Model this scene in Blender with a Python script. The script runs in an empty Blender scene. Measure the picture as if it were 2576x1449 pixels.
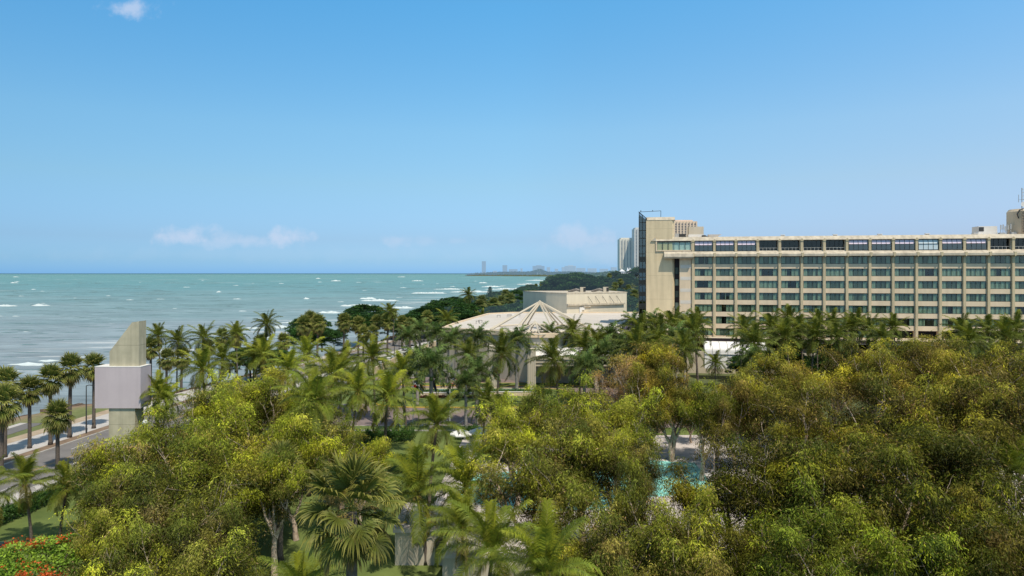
import bpy, math
import numpy as np
from math import radians as R, sin, cos, pi

sc = bpy.context.scene
COL = sc.collection
FPX = 1717.0          # focal length measured on the photograph (pixels of a 2576 px wide frame)
CAMZ = 24.0
HZN = 687.0

def at(px, py, d):
    return ((px-1288.0)/FPX*d, d, CAMZ-(py-HZN)/FPX*d)
def gx(px, d):
    return (px-1288.0)/FPX*d
def dist(py, z):
    return (CAMZ-z)*FPX/(py-HZN)

# ------------------------------------------------------------------ materials
def mat_new(name):
    m = bpy.data.materials.new(name); m.use_nodes = True
    nt = m.node_tree; nt.nodes.clear()
    out = nt.nodes.new('ShaderNodeOutputMaterial')
    return m, nt, out
def N(nt, t, **kw):
    n = nt.nodes.new(t)
    for k, v in kw.items():
        if k in n.inputs: n.inputs[k].default_value = v
        else: setattr(n, k, v)
    return n
def L(nt, a, b): nt.links.new(a, b)
def rgba(c): return (c[0], c[1], c[2], 1.0)

def surf(name, c1, c2=None, scale=1.0, rough=0.8, detail=5, bump=0.0, spec=0.3, streak=None, metal=0.0, haze=0.0, seams=None, objrand=0.0):
    m, nt, out = mat_new(name)
    b = N(nt, 'ShaderNodeBsdfPrincipled', Roughness=rough, Metallic=metal)
    b.inputs['Specular IOR Level'].default_value = spec
    tc = N(nt, 'ShaderNodeTexCoord')
    c2 = c2 or tuple(x*0.85 for x in c1)
    no = N(nt, 'ShaderNodeTexNoise', Scale=scale, Detail=detail, Roughness=0.6)
    L(nt, tc.outputs['Object'], no.inputs['Vector'])
    cr = N(nt, 'ShaderNodeValToRGB')
    cr.color_ramp.elements[0].position = 0.32; cr.color_ramp.elements[0].color = rgba(c2)
    cr.color_ramp.elements[1].position = 0.68; cr.color_ramp.elements[1].color = rgba(c1)
    L(nt, no.outputs['Fac'], cr.inputs['Fac'])
    col = cr.outputs['Color']
    if streak:                       # rain streaks: noise stretched along z
        mp = N(nt, 'ShaderNodeMapping'); mp.inputs['Scale'].default_value = (streak[0], streak[0], streak[1])
        L(nt, tc.outputs['Object'], mp.inputs['Vector'])
        n2 = N(nt, 'ShaderNodeTexNoise', Scale=1.0, Detail=4)
        L(nt, mp.outputs['Vector'], n2.inputs['Vector'])
        r2 = N(nt, 'ShaderNodeValToRGB')
        r2.color_ramp.elements[0].position = 0.35; r2.color_ramp.elements[0].color = (streak[2],)*3+(1,)
        r2.color_ramp.elements[1].position = 0.6; r2.color_ramp.elements[1].color = (1, 1, 1, 1)
        L(nt, n2.outputs['Fac'], r2.inputs['Fac'])
        mx = N(nt, 'ShaderNodeMixRGB', blend_type='MULTIPLY'); mx.inputs[0].default_value = 1
        L(nt, col, mx.inputs[1]); L(nt, r2.outputs['Color'], mx.inputs[2]); col = mx.outputs[0]
    if seams:                        # horizontal casting joints every seams metres
        sp = N(nt, 'ShaderNodeSeparateXYZ'); L(nt, tc.outputs['Object'], sp.inputs[0])
        md = N(nt, 'ShaderNodeMath', operation='PINGPONG'); md.inputs[1].default_value = seams/2
        L(nt, sp.outputs['Z'], md.inputs[0])
        lt = N(nt, 'ShaderNodeMath', operation='LESS_THAN'); lt.inputs[1].default_value = 0.035
        L(nt, md.outputs[0], lt.inputs[0])
        mx = N(nt, 'ShaderNodeMixRGB', blend_type='MULTIPLY'); mx.inputs[2].default_value = (.72, .72, .72, 1)
        L(nt, lt.outputs[0], mx.inputs[0]); L(nt, col, mx.inputs[1]); col = mx.outputs[0]
    if objrand:
        oi = N(nt, 'ShaderNodeObjectInfo')
        mr = N(nt, 'ShaderNodeMapRange'); mr.inputs['To Min'].default_value = 1-objrand; mr.inputs['To Max'].default_value = 1+objrand
        L(nt, oi.outputs['Random'], mr.inputs['Value'])
        mx = N(nt, 'ShaderNodeVectorMath', operation='SCALE'); L(nt, col, mx.inputs[0]); L(nt, mr.outputs[0], mx.inputs['Scale']); col = mx.outputs[0]
    L(nt, col, b.inputs['Base Color'])
    if bump:
        bp = N(nt, 'ShaderNodeBump', Strength=bump, Distance=0.1)
        L(nt, no.outputs['Fac'], bp.inputs['Height']); L(nt, bp.outputs[0], b.inputs['Normal'])
    if haze:
        add_haze(nt, b.outputs[0], out, haze)
    else:
        L(nt, b.outputs[0], out.inputs['Surface'])
    return m
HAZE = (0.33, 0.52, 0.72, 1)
def add_haze(nt, sh, out, f):        # haze painted in: glow mixed into far materials for light scattered by sea air
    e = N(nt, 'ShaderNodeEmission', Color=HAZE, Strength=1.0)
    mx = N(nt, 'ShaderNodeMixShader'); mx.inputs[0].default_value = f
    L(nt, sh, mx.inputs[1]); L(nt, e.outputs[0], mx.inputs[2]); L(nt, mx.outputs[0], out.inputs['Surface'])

def foliage(name, rnd=0.18, trans=0.3, gain=1.0, haze=0.0, rough=0.55, spec=0.25):
    m, nt, out = mat_new(name)
    at_ = N(nt, 'ShaderNodeAttribute', attribute_name='Col')
    oi = N(nt, 'ShaderNodeObjectInfo')
    mr = N(nt, 'ShaderNodeMapRange'); mr.inputs['To Min'].default_value = gain*(1-rnd); mr.inputs['To Max'].default_value = gain*(1+rnd)
    L(nt, oi.outputs['Random'], mr.inputs['Value'])
    sc_ = N(nt, 'ShaderNodeVectorMath', operation='SCALE')
    L(nt, at_.outputs['Color'], sc_.inputs[0]); L(nt, mr.outputs[0], sc_.inputs['Scale'])
    # whole branches lighter or darker
    tc = N(nt, 'ShaderNodeTexCoord')
    no = N(nt, 'ShaderNodeTexNoise', Scale=0.45, Detail=2); L(nt, tc.outputs['Object'], no.inputs['Vector'])
    m2 = N(nt, 'ShaderNodeMapRange'); m2.inputs['From Min'].default_value = .3; m2.inputs['From Max'].default_value = .7
    m2.inputs['To Min'].default_value = .6; m2.inputs['To Max'].default_value = 1.35
    L(nt, no.outputs['Fac'], m2.inputs['Value'])
    s2 = N(nt, 'ShaderNodeVectorMath', operation='SCALE'); L(nt, sc_.outputs[0], s2.inputs[0]); L(nt, m2.outputs[0], s2.inputs['Scale'])
    s3 = N(nt, 'ShaderNodeVectorMath', operation='MULTIPLY'); L(nt, s2.outputs[0], s3.inputs[0]); L(nt, oi.outputs['Color'], s3.inputs[1]); s2 = s3
    b = N(nt, 'ShaderNodeBsdfPrincipled', Roughness=rough); b.inputs['Specular IOR Level'].default_value = spec
    L(nt, s2.outputs[0], b.inputs['Base Color'])
    t = N(nt, 'ShaderNodeBsdfTranslucent'); L(nt, s2.outputs[0], t.inputs['Color'])
    mx = N(nt, 'ShaderNodeMixShader'); mx.inputs[0].default_value = trans
    L(nt, b.outputs[0], mx.inputs[1]); L(nt, t.outputs[0], mx.inputs[2])
    if haze: add_haze(nt, mx.outputs[0], out, haze)
    else: L(nt, mx.outputs[0], out.inputs['Surface'])
    return m

def glass(name, tint, refl=0.25, rough=0.03, wob=0.15):
    m, nt, out = mat_new(name)
    tr = N(nt, 'ShaderNodeBsdfTransparent', Color=rgba(tint))
    gl = N(nt, 'ShaderNodeBsdfGlossy', Roughness=rough, Color=(.80, .78, .70, 1))
    tc = N(nt, 'ShaderNodeTexCoord'); no = N(nt, 'ShaderNodeTexNoise', Scale=0.6, Detail=2)
    L(nt, tc.outputs['Object'], no.inputs['Vector'])
    bp = N(nt, 'ShaderNodeBump', Strength=wob, Distance=0.05); L(nt, no.outputs['Fac'], bp.inputs['Height']); L(nt, bp.outputs[0], gl.inputs['Normal'])
    mx = N(nt, 'ShaderNodeMixShader'); mx.inputs[0].default_value = refl
    L(nt, tr.outputs[0], mx.inputs[1]); L(nt, gl.outputs[0], mx.inputs[2]); L(nt, mx.outputs[0], out.inputs['Surface'])
    return m

M = {}
M['beige'] = surf('beige_concrete', (.72, .58, .37), (.64, .51, .325), .25, .85, streak=(1.3, .08, .86), seams=5.84)
M['beige2'] = surf('beige_render', (.76, .60, .42), (.68, .535, .37), .2, .85, streak=(.9, .1, .9))
M['ledge'] = surf('pale_ledge_paint', (.60, .52, .40), (.48, .415, .32), .5, .8, streak=(1.2, .3, .75))
M['patch'] = surf('repair_patch_paint', (.66, .60, .52), (.60, .54, .46), .5, .85)
M['pillar'] = surf('pillar_paint', (.60, .49, .31), (.52, .42, .27), .3, .85, streak=(2.0, .15, .88))
M['hallwall'] = surf('hall_wall_paint', (.58, .51, .40), (.51, .45, .35), .2, .85, streak=(.6, .1, .9))
M['hallroof'] = surf('hall_roof_membrane', (.62, .565, .50), (.52, .47, .41), .12, .8, detail=8, bump=.1)
M['cream'] = surf('pylon_concrete', (.52, .46, .32), (.43, .385, .265), .9, .85, detail=8, streak=(1.6, .12, .80), seams=3.1)
M['mauve'] = surf('pylon_box_paint', (.53, .45, .45), (.485, .41, .415), .4, .8, streak=(1.2, .1, .93))
M['white'] = surf('white_paint', (.74, .72, .68), (.66, .63, .58), .6, .7)
M['canvas'] = surf('white_canvas', (.82, .81, .78), (.76, .75, .72), .8, .6)
M['greymetal'] = surf('grey_metal', (.42, .43, .43), (.33, .34, .34), 1.2, .5)
M['darkmetal'] = surf('dark_metal', (.05, .05, .05), (.035, .035, .035), 1.0, .5)
M['rust'] = surf('rusty_duct', (.30, .28, .25), (.12, .10, .09), 1.2, .8)
M['frame'] = surf('bronze_window_frame', (.025, .028, .024), (.02, .02, .018), 2, .4)
M['brown'] = surf('brown_panel', (.045, .03, .03), (.035, .025, .025), 1, .5)
M['room'] = surf('unlit_room_black', (.012, .012, .014), (.006, .006, .008), .5, .9)
M['curtain'] = surf('pale_green_curtain', (.42, .50, .40), (.33, .40, .32), 1.5, .9, streak=(9, .05, .6))
M['curtain2'] = surf('dark_sheer_curtain', (.14, .175, .15), (.09, .12, .10), 1.5, .9, streak=(9, .05, .7))
M['glass'] = glass('tinted_window_glass', (.80, .90, .82), .10)
M['glassdark'] = glass('dark_tower_glass', (.35, .40, .50), .20)
M['glassdim'] = glass('dim_balcony_glass', (.35, .38, .42), .07)
M['lilac'] = surf('lilac_blind', (.66, .57, .70), (.76, .60, .62), .35, .5)
M['lilac2'] = surf('white_blind', (.60, .68, .70), (.52, .60, .63), .5, .5)
M['asphalt'] = surf('asphalt', (.205, .19, .18), (.15, .14, .135), .35, .9, detail=10, bump=.05)
M['asphalt2'] = surf('path_asphalt', (.17, .16, .155), (.13, .125, .12), .4, .9, detail=8)
M['pavement'] = surf('promenade_concrete', (.50, .47, .44), (.41, .385, .36), .5, .85, detail=8)
M['kerb'] = surf('kerb_concrete', (.42, .40, .37), (.34, .32, .29), 1.0, .9)
M['kerby'] = surf('yellow_kerb_paint', (.62, .40, .06), (.50, .32, .06), 1.0, .8)
M['markw'] = surf('white_road_paint', (.62, .60, .57), (.42, .40, .38), 1.2, .8, detail=8)
M['marky'] = surf('yellow_road_paint', (.55, .33, .07), (.36, .25, .12), 1.0, .8, detail=8)
M['verge'] = surf('dry_earth', (.26, .18, .12), (.14, .10, .07), .8, .95, detail=8, bump=.4)
M['sand'] = surf('sandy_verge', (.44, .36, .26), (.30, .22, .15), .5, .95, detail=8)
M['lawn'] = surf('lawn_grass', (.155,.195,.050), (.075,.11,.026), .18, .95, detail=12, bump=.5)
M['lawndry'] = surf('dry_coastal_grass', (.17, .19, .05), (.11, .13, .035), .25, .95, detail=10, bump=.5)
M['pavers'] = surf('mauve_brick_pavers', (.235, .18, .165), (.165, .13, .125), .6, .9, detail=10)
M['deck'] = surf('pool_deck_coating', (.60, .54, .50), (.48, .43, .40), .35, .75, detail=6)
M['green'] = surf('green_cast_iron', (.03, .075, .065), (.02, .05, .045), 2, .5)
M['bark'] = surf('eucalyptus_bark', (.58, .47, .36), (.28, .20, .14), 1.6, .9, detail=6, bump=.4, objrand=.15)
M['palmbark'] = surf('palm_bark', (.155, .125, .10), (.085, .068, .055), 5.0, .95, bump=.4, objrand=.15)
M['greybark'] = surf('grey_palm_bark', (.30, .275, .25), (.20, .18, .165), 3.0, .95, bump=.2, objrand=.1)
M['darkbark'] = surf('dark_bark', (.09, .07, .055), (.05, .04, .03), 2.0, .95)
M['glob'] = surf('white_globe', (.8, .8, .78), (.75, .75, .73), 2, .3)
M['orange'] = surf('orange_sleeve', (.55, .14, .04), (.4, .1, .03), 2, .8)
M['euc'] = foliage('eucalyptus_leaves', .22, .22, 1.75, spec=.10)
M['palm'] = foliage('palm_fronds', .15, .28, 1.4, rough=.5, spec=.22)
M['broad'] = foliage('broad_leaves', .15, .2, 1.2)
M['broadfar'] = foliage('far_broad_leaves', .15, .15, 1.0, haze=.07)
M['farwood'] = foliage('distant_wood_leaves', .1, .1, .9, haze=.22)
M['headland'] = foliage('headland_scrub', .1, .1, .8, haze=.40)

# ------------------------------------------------------------------ mesh helpers
class MB:
    def __init__(s): s.v = []; s.f = []; s.mi = []; s.cur = 0
    def add(s, vs, fs):
        o = len(s.v); s.v += [tuple(p) for p in vs]
        for f in fs: s.f.append(tuple(o+i for i in f)); s.mi.append(s.cur)
    def box(s, x0, x1, y0, y1, z0, z1):
        s.add([(x0,y0,z0),(x1,y0,z0),(x1,y1,z0),(x0,y1,z0),(x0,y0,z1),(x1,y0,z1),(x1,y1,z1),(x0,y1,z1)],
              [(0,3,2,1),(4,5,6,7),(0,1,5,4),(1,2,6,5),(2,3,7,6),(3,0,4,7)])
    def prism(s, poly, z0, z1, taper=None):      # poly counter-clockwise seen from above
        n = len(poly); top = taper or poly
        s.add([(p[0],p[1],z0) for p in poly]+[(p[0],p[1],z1) for p in top],
              [tuple(range(n))[::-1], tuple(range(n,2*n))]+[(i,(i+1)%n,n+(i+1)%n,n+i) for i in range(n)])
    def yzext(s, prof, x0, x1):                  # profile of (y,z) pulled along x
        n = len(prof)
        s.add([(x0,p[0],p[1]) for p in prof]+[(x1,p[0],p[1]) for p in prof],
              [tuple(range(n)), tuple(range(n,2*n))[::-1]]+[(i,n+i,n+(i+1)%n,(i+1)%n) for i in range(n)])
    def xzext(s, prof, y0, y1):
        n = len(prof)
        s.add([(p[0],y0,p[1]) for p in prof]+[(p[0],y1,p[1]) for p in prof],
              [tuple(range(n)), tuple(range(n,2*n))[::-1]]+[(i,n+i,n+(i+1)%n,(i+1)%n) for i in range(n)])
    def tube(s, pts, rad, n=8, caps=True):
        pts = [np.array(p, float) for p in pts]; m = len(pts)
        if not hasattr(rad, '__len__'): rad = [rad]*m
        rings = []; vs = []
        for i, p in enumerate(pts):
            t = pts[min(i+1,m-1)]-pts[max(i-1,0)]; t /= (np.linalg.norm(t)+1e-9)
            a = np.array([1,0,0]) if abs(t[0]) < .8 else np.array([0,1,0])
            u = np.cross(t,a); u /= np.linalg.norm(u); w = np.cross(t,u)
            for k in range(n):
                an = 2*pi*k/n; vs.append(p+rad[i]*(u*cos(an)+w*sin(an)))
        fs = []
        for i in range(m-1):
            for k in range(n):
                fs.append((i*n+k, (i+1)*n+k, (i+1)*n+(k+1)%n, i*n+(k+1)%n))
        if caps: fs.append(tuple(range(n))); fs.append(tuple((m-1)*n+k for k in range(n))[::-1])
        s.add(vs, fs)
    def mesh(s, name, mats, smooth=False):
        me = bpy.data.meshes.new(name); me.from_pydata(s.v, [], s.f)
        for m_ in (mats if isinstance(mats, (list, tuple)) else [mats]): me.materials.append(m_)
        me.polygons.foreach_set('material_index', s.mi)
        if smooth: me.polygons.foreach_set('use_smooth', [True]*len(s.f))
        me.update(); return me

def link(name, data, parent=None, loc=None, rotz=None, scale=None):
    o = bpy.data.objects.new(name, data); COL.objects.link(o)
    if parent is not None: o.parent = parent
    if loc is not None: o.location = loc
    if rotz is not None: o.rotation_euler = (0, 0, rotz)
    if scale is not None: o.scale = scale
    return o
def tag(o, label, cat, group=None):
    o['label'] = label; o['category'] = cat
    if group: o['group'] = group
    return o
def struct(o, kind='structure'): o['kind'] = kind; return o
def part(mb, name, mats, parent=None, smooth=False, **kw): return link(name, mb.mesh(name, mats, smooth), parent, **kw)
def empty(name, loc, label, cat, group=None, rotz=0):
    o = link(name, None, None, loc, rotz); o.empty_display_size = .5
    return tag(o, label, cat, group)

def npmesh(name, V, F, mat, C=None, smooth=False):
    V = np.asarray(V, np.float32).reshape(-1, 3); F = np.asarray(F, np.int32); k = F.shape[1]
    me = bpy.data.meshes.new(name)
    me.vertices.add(len(V)); me.vertices.foreach_set('co', V.ravel())
    me.loops.add(F.size); me.loops.foreach_set('vertex_index', F.ravel())
    me.polygons.add(len(F)); me.polygons.foreach_set('loop_start', np.arange(0, F.size, k, dtype=np.int32))
    try: me.polygons.foreach_set('loop_total', np.full(len(F), k, np.int32))
    except Exception: pass
    if smooth: me.polygons.foreach_set('use_smooth', np.ones(len(F), bool))
    if C is not None:
        a = me.color_attributes.new('Col', 'FLOAT_COLOR', 'POINT')
        C = np.concatenate([np.asarray(C, np.float32).reshape(-1, 3), np.ones((len(V), 1), np.float32)], 1)
        a.data.foreach_set('color', C.ravel())
    me.materials.append(mat); me.update(calc_edges=True)
    return me
def nrm(a): return a/(np.linalg.norm(a, axis=-1, keepdims=True)+1e-9)
class LF:                                       # gathers leaf quads in numpy arrays
    def __init__(s): s.V = []; s.C = []
    def diamonds(s, P, D, W, C, fold=None):     # P base, D length vector, W half width vector
        a = P; b = P+D*.45+W; c = P+D; d = P+D*.45-W
        s.V.append(np.stack([a,b,c,d],1).reshape(-1,3)); s.C.append(np.repeat(C,4,axis=0))
    def strips(s, P0, P1, W0, W1, C0, C1):
        s.V.append(np.stack([P0-W0,P0+W0,P1+W1,P1-W1],1).reshape(-1,3))
        s.C.append(np.stack([C0,C0,C1,C1],1).reshape(-1,3))
    def mesh(s, name, mat):
        V = np.concatenate(s.V); C = np.concatenate(s.C); F = np.arange(len(V)).reshape(-1,4)
        return npmesh(name, V, F, mat, np.clip(C, .003, 1))

# ------------------------------------------------------------------ vegetation meshes
EUCPAL = [((.118,.124,.016),.28), ((.225,.222,.018),.19), ((.045,.056,.012),.28), ((.33,.31,.022),.11), ((.17,.11,.045),.08), ((.20,.155,.03),.06)]
def pick(rng, pal, n):
    p = np.array([w for _, w in pal]); p /= p.sum()
    i = rng.choice(len(pal), n, p=p); return np.array([pal[k][0] for k in i])

def euc_variant(seed, H=14.0, dens=1.0, pal=EUCPAL, base=.21, spread=1.0, ll=.27):
    rng = np.random.default_rng(seed); mb = MB(); tips = []; bil = [-1]; bc = []
    def grow(p, d, ln, r, lev):
        nseg = 6 if lev < 2 else 4
        pts = [p.copy()]; rad = [r]; q = p.copy(); dd = d.copy()
        for i in range(nseg):
            dd = nrm(dd+rng.normal(0, .13+.04*lev, 3)+np.array([0,0,[.10,.20,.26,.10][lev]]))
            q = q+dd*ln/nseg; pts.append(q.copy()); rad.append(r*(1-(.45 if lev == 0 else .7)*(i+1)/nseg))
        mb.tube(pts, rad, [9,7,5,4][lev], caps=False)
        if lev == 2: bil[0] += 1; bc.append(pts[-2]); 
        if lev >= 2:
            tips.append((pts[-1], 1.0, bil[0]))
            if lev == 3: tips.append((pts[2], .7, bil[0]))
        if lev == 3: return
        nc = [int(rng.integers(5,7)), int(rng.integers(4,6)), 4][lev]
        a0 = rng.uniform(0, 2*pi)
        for k in range(nc):
            f0_ = [.62,.28,.3][lev]; f = f0_+(1-f0_)*(k+.5)/nc
            idx = min(int(f*nseg), nseg-1); fr = f*nseg-idx
            pp = pts[idx]*(1-fr)+pts[idx+1]*fr
            az = a0+k*2.4+rng.uniform(-.4,.4); tilt = R([rng.uniform(16,62), rng.uniform(30,75), rng.uniform(35,80)][lev])*(spread if lev == 0 else 1)
            t = nrm(pts[idx+1]-pts[idx]); a = np.array([0,0,1.]) if abs(t[2]) < .9 else np.array([1.,0,0])
            u = nrm(np.cross(t,a)); w = np.cross(t,u)
            nd = nrm(t*cos(tilt)+(u*cos(az)+w*sin(az))*sin(tilt))
            grow(pp, nd, [H*.47,H*.27,H*.095][lev]*rng.uniform(.75,1.2), rad[idx]*[.70,.62,.55][lev], lev+1)
    grow(np.array([0,0,0.]), nrm(np.array([rng.normal(0,.12),rng.normal(0,.12),1.])), H*base, H*.029, 0)
    T = np.array([t[0] for t in tips]); S = np.array([t[1] for t in tips])
    topz = T[:,2].max(); k = H/(topz+.8)
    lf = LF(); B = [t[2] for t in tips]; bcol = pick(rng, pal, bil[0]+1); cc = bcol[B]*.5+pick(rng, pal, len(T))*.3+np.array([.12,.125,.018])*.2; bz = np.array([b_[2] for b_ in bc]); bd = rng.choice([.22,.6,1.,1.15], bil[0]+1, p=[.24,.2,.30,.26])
    order = np.arange(len(T))
    for i in order:
        c = T[i]; r = rng.uniform(.6,1.0)*S[i]
        ns = int(66*dens*r*r*bd[B[i]])             # hanging twigs, each with a run of leaves
        u = nrm(rng.normal(0,1,(ns,3))); u[:,2] = np.abs(u[:,2])*1.1-.35
        o = c+u*rng.uniform(.1,1,(ns,1))**.7*np.array([r*.78,r*.78,r*1.1])
        sdir = nrm(u*[.9,.9,.45]+rng.normal(0,.4,(ns,3))+np.array([0,0,-.40]))*rng.uniform(.25,1.25,(ns,1))
        m_ = 8; t = np.tile(np.linspace(0,1,m_),ns)[:,None]; idx = np.repeat(np.arange(ns),m_); n = ns*m_
        P = o[idx]+sdir[idx]*t+np.array([0,0,-.45])*t**2+rng.normal(0,.07,(n,3))
        D = nrm(sdir[idx]*.8+rng.normal(0,.5,(n,3))+np.array([0,0,-.75]))
        ln = rng.uniform(.55,1.25,(n,1))*ll
        W = nrm(np.cross(D, rng.normal(0,1,(n,3))))*ln*rng.uniform(.075,.14,(n,1))
        shaded_c = cc[i]*(0.26+.92*np.clip((P[:,2:3]-bz[B[i]])/1.7+.32,0,1.35))*np.clip(.25+.90*P[:,2:3]/topz,.35,1.1)  # leaves painted darker down each clump and crown, as self-shadow
        C = shaded_c*rng.uniform(.65,1.4,(n,1))*rng.uniform(.75,1.3,(ns,1))[idx]
        dead = rng.random(n) < .04; C[dead] = np.array([.24,.16,.07])*rng.uniform(.6,1.2,(dead.sum(),1))
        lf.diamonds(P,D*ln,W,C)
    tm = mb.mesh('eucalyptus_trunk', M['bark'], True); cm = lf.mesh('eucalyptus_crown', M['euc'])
    return tm, cm, k

def broad_variant(seed, H=10., Rr=6., mat='broad', dens=1.0, leaf=.42, pal=None, layered=True, nclus=130):
    rng = np.random.default_rng(seed); mb = MB()
    pal = pal or [((.028,.075,.013),.5), ((.048,.105,.018),.3), ((.018,.050,.011),.2)]
    lf = LF(); cents = []
    for i in range(nclus):
        a = rng.uniform(0,2*pi); rr = Rr*np.sqrt(rng.uniform(0,1)); 
        zt = H*(.55+.42*np.sqrt(max(0,1-(rr/Rr)**2)))
        z = zt-rng.uniform(.05,.42)*H if layered else rng.uniform(.35*H, zt)
        if i < nclus*.5: z = zt-rng.uniform(0,.5)
        cents.append((rr*cos(a)*rng.uniform(.85,1.1), rr*sin(a)*rng.uniform(.85,1.1), z+rng.normal(0,.25)))
    cc = pick(rng, pal, nclus)
    for c, col in zip(cents, cc):
        c = np.array(c); r = Rr*rng.uniform(.16,.27); n = int(150*dens*(r/1.2)**1.3)
        u = nrm(rng.normal(0,1,(n,3))); u[:,2] = np.abs(u[:,2])-.2
        P = c+u*rng.uniform(.3,1,(n,1))**.5*np.array([r,r,r*.42])
        D = nrm(u*[1,1,.3]+rng.normal(0,.5,(n,3)))*leaf*rng.uniform(.6,1.3,(n,1))
        W = nrm(np.cross(D,rng.normal(0,.5,(n,3))+np.array([0,0,1])))*leaf*.28*rng.uniform(.7,1.2,(n,1))
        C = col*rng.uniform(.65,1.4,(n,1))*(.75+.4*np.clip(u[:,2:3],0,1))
        lf.diamonds(P,D,W,C)
    mb.tube([(0,0,0),(.1,0,H*.2),(0,.15,H*.4)], [H*.035,H*.03,H*.026], 8)
    for k in range(7):
        c = cents[k]; mb.tube([(0,.15,H*.38),(c[0]*.4,c[1]*.4,H*.5),(c[0]*.85,c[1]*.85,c[2]-.2)], [H*.02,H*.013,H*.006], 6)
    return mb.mesh('broadleaf_trunk', M['darkbark'], True), lf.mesh('broadleaf_crown', M[mat])

def frond(lf, rng, az, el, Ln, sag, nst, lw, wid, col, col2, droop=.35, plum=0.0, twist=0.0, wind=(0,0)):
    t = np.linspace(0,1,14); e = el-sag*t**1.25
    dv = np.stack([np.cos(az)*np.cos(e), np.sin(az)*np.cos(e), np.sin(e)],1)
    dv[:,0] += wind[0]*t; dv[:,1] += wind[1]*t; dv = nrm(dv)
    pos = np.concatenate([np.zeros((1,3)), np.cumsum(dv[:-1]*Ln/13,0)])
    s = np.linspace(.13,1,nst)+rng.uniform(-.004,.004,nst); s = np.clip(s,0,1)
    P = np.stack([np.interp(s,t,pos[:,i]) for i in range(3)],1); T = nrm(np.stack([np.interp(s,t,dv[:,i]) for i in range(3)],1))
    side = nrm(np.cross(T, np.array([0,0,1.])+T*.0)); 
    ref = np.array([-sin(az), cos(az), 0.]); side = nrm(side*.3+ref*.7*np.sign((side@ref))[:,None]+1e-6)
    nr = nrm(np.cross(side,T)); nr *= np.sign(nr[:,2:3]+1e-6)
    prof = (np.sin(pi*(s*.80+.14))**.55)[:,None]
    for sg in (-1,1):
        tw = twist+rng.normal(0,.16,(nst,1))+plum*rng.normal(0,.6,(nst,1))
        D = nrm(side*sg*np.cos(tw)+nr*(np.sin(tw)+.18)+T*(.42+.5*s[:,None]))
        ln = lw*prof*rng.uniform(.86,1.1,(nst,1))
        a = P; b = P+D*ln*.5; D2 = nrm(D+np.array([0,0,-droop])*rng.uniform(.7,1.5,(nst,1))); c = b+D2*ln*.5
        W = nrm(T-D*(T*D).sum(1,keepdims=True))*wid*.5
        W = nrm(W+nr*.25*wid)*wid*.5
        c0 = col*rng.uniform(.8,1.25,(nst,1)); c1 = (col*.4+col2*.6)*rng.uniform(.75,1.25,(nst,1))
        lf.strips(a,b,W*.8,W,c0,c0); lf.strips(b,c,W,W*.15,c0,c1)
    # rachis, as a thin ribbon pair
    w1 = np.interp(t,[0,.15,1],[.07,.045,.012])[:,None]*(Ln/4)
    sd = nrm(np.cross(dv,[0,0,1.])+ref*.2); up = nrm(np.cross(sd,dv))
    rc = np.tile(np.array([.20,.19,.05]),(13,1))
    lf.strips(pos[:-1],pos[1:],sd[:-1]*w1[:-1],sd[1:]*w1[1:],rc,rc); lf.strips(pos[:-1],pos[1:],up[:-1]*w1[:-1]*.7,up[1:]*w1[1:]*.7,rc,rc)

def trunk_mesh(seed, H, r0, r1, lean, mat, rings=0):
    rng = np.random.default_rng(seed); mb = MB(); pts = []; rad = []
    for i in range(15):
        t = i/14; pts.append((lean*t**1.6, .25*sin(t*3)*lean*.4, H*t)); rad.append((r0*1.45 if i == 0 else r0+(r1-r0)*t)*(1+rings*(i%2)*.06))
    mb.tube(pts, rad, 9); return mb.mesh('palm_trunk', mat, True), pts[-1]

def coconut_variant(seed, nf=24, bright=1.0, hi=1.0, L0=4.5, wid=.078, elp=1.0):
    rng = np.random.default_rng(seed); lf = LF()
    for k in range(nf):
        f = (k+.5)/nf; el = R(84-124*f**elp+rng.uniform(-9,9)); az = k*2.39996+rng.uniform(-.25,.25)
        g = np.array([.105,.138,.020])*bright; y = np.array([.25,.255,.035])*bright
        if f < .2: g = np.array([.185,.205,.020])*bright
        if f > .86: g = np.array([.20,.18,.045]); y = np.array([.26,.18,.06])
        Ln = L0*rng.uniform(.85,1.08)*(1 if f > .12 else .8)
        frond(lf, rng, az, el, Ln, R(38+55*f+rng.uniform(-8,12))*(.55 if f < .15 else 1), int(42*hi), 1.12, wid, g, y, droop=.75+.55*f, twist=.10, wind=(-.26,.05))
    heart = MB()
    for k in range(7):
        a = k*2.4; c = np.array([cos(a)*.24, sin(a)*.24, -.28-.05*(k%3)])
        heart.tube([c+np.array([0,0,.13]),c+np.array([0,0,.06]),c,c-np.array([0,0,.08]),c-np.array([0,0,.13])],[.02,.10,.13,.09,.02],7)
    for k in range(6):
        a = k*1.05+.3; heart.tube([(0,0,-.1),(cos(a)*.3,sin(a)*.3,-.1),(cos(a)*.55,sin(a)*.55,-.5)],[.05,.03,.015],4)
    return lf.mesh('coconut_crown', M['palm']), heart

def royal_variant(seed, nf=21):
    rng = np.random.default_rng(seed); lf = LF()
    for k in range(nf):
        f = (k+.5)/nf; el = R(84-95*f+rng.uniform(-7,7)); az = k*2.39996
        g = np.array([.052,.078,.018]); y = np.array([.12,.135,.035])
        if f < .15: g = g*2.0; y = y*1.7
        frond(lf, rng, az, el, 3.3*rng.uniform(.9,1.1), R(62+60*f), 44, .85, .078, g, y, droop=.9, plum=.9, wind=(-.06,.02))
    return lf.mesh('royal_crown', M['palm'])

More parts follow.
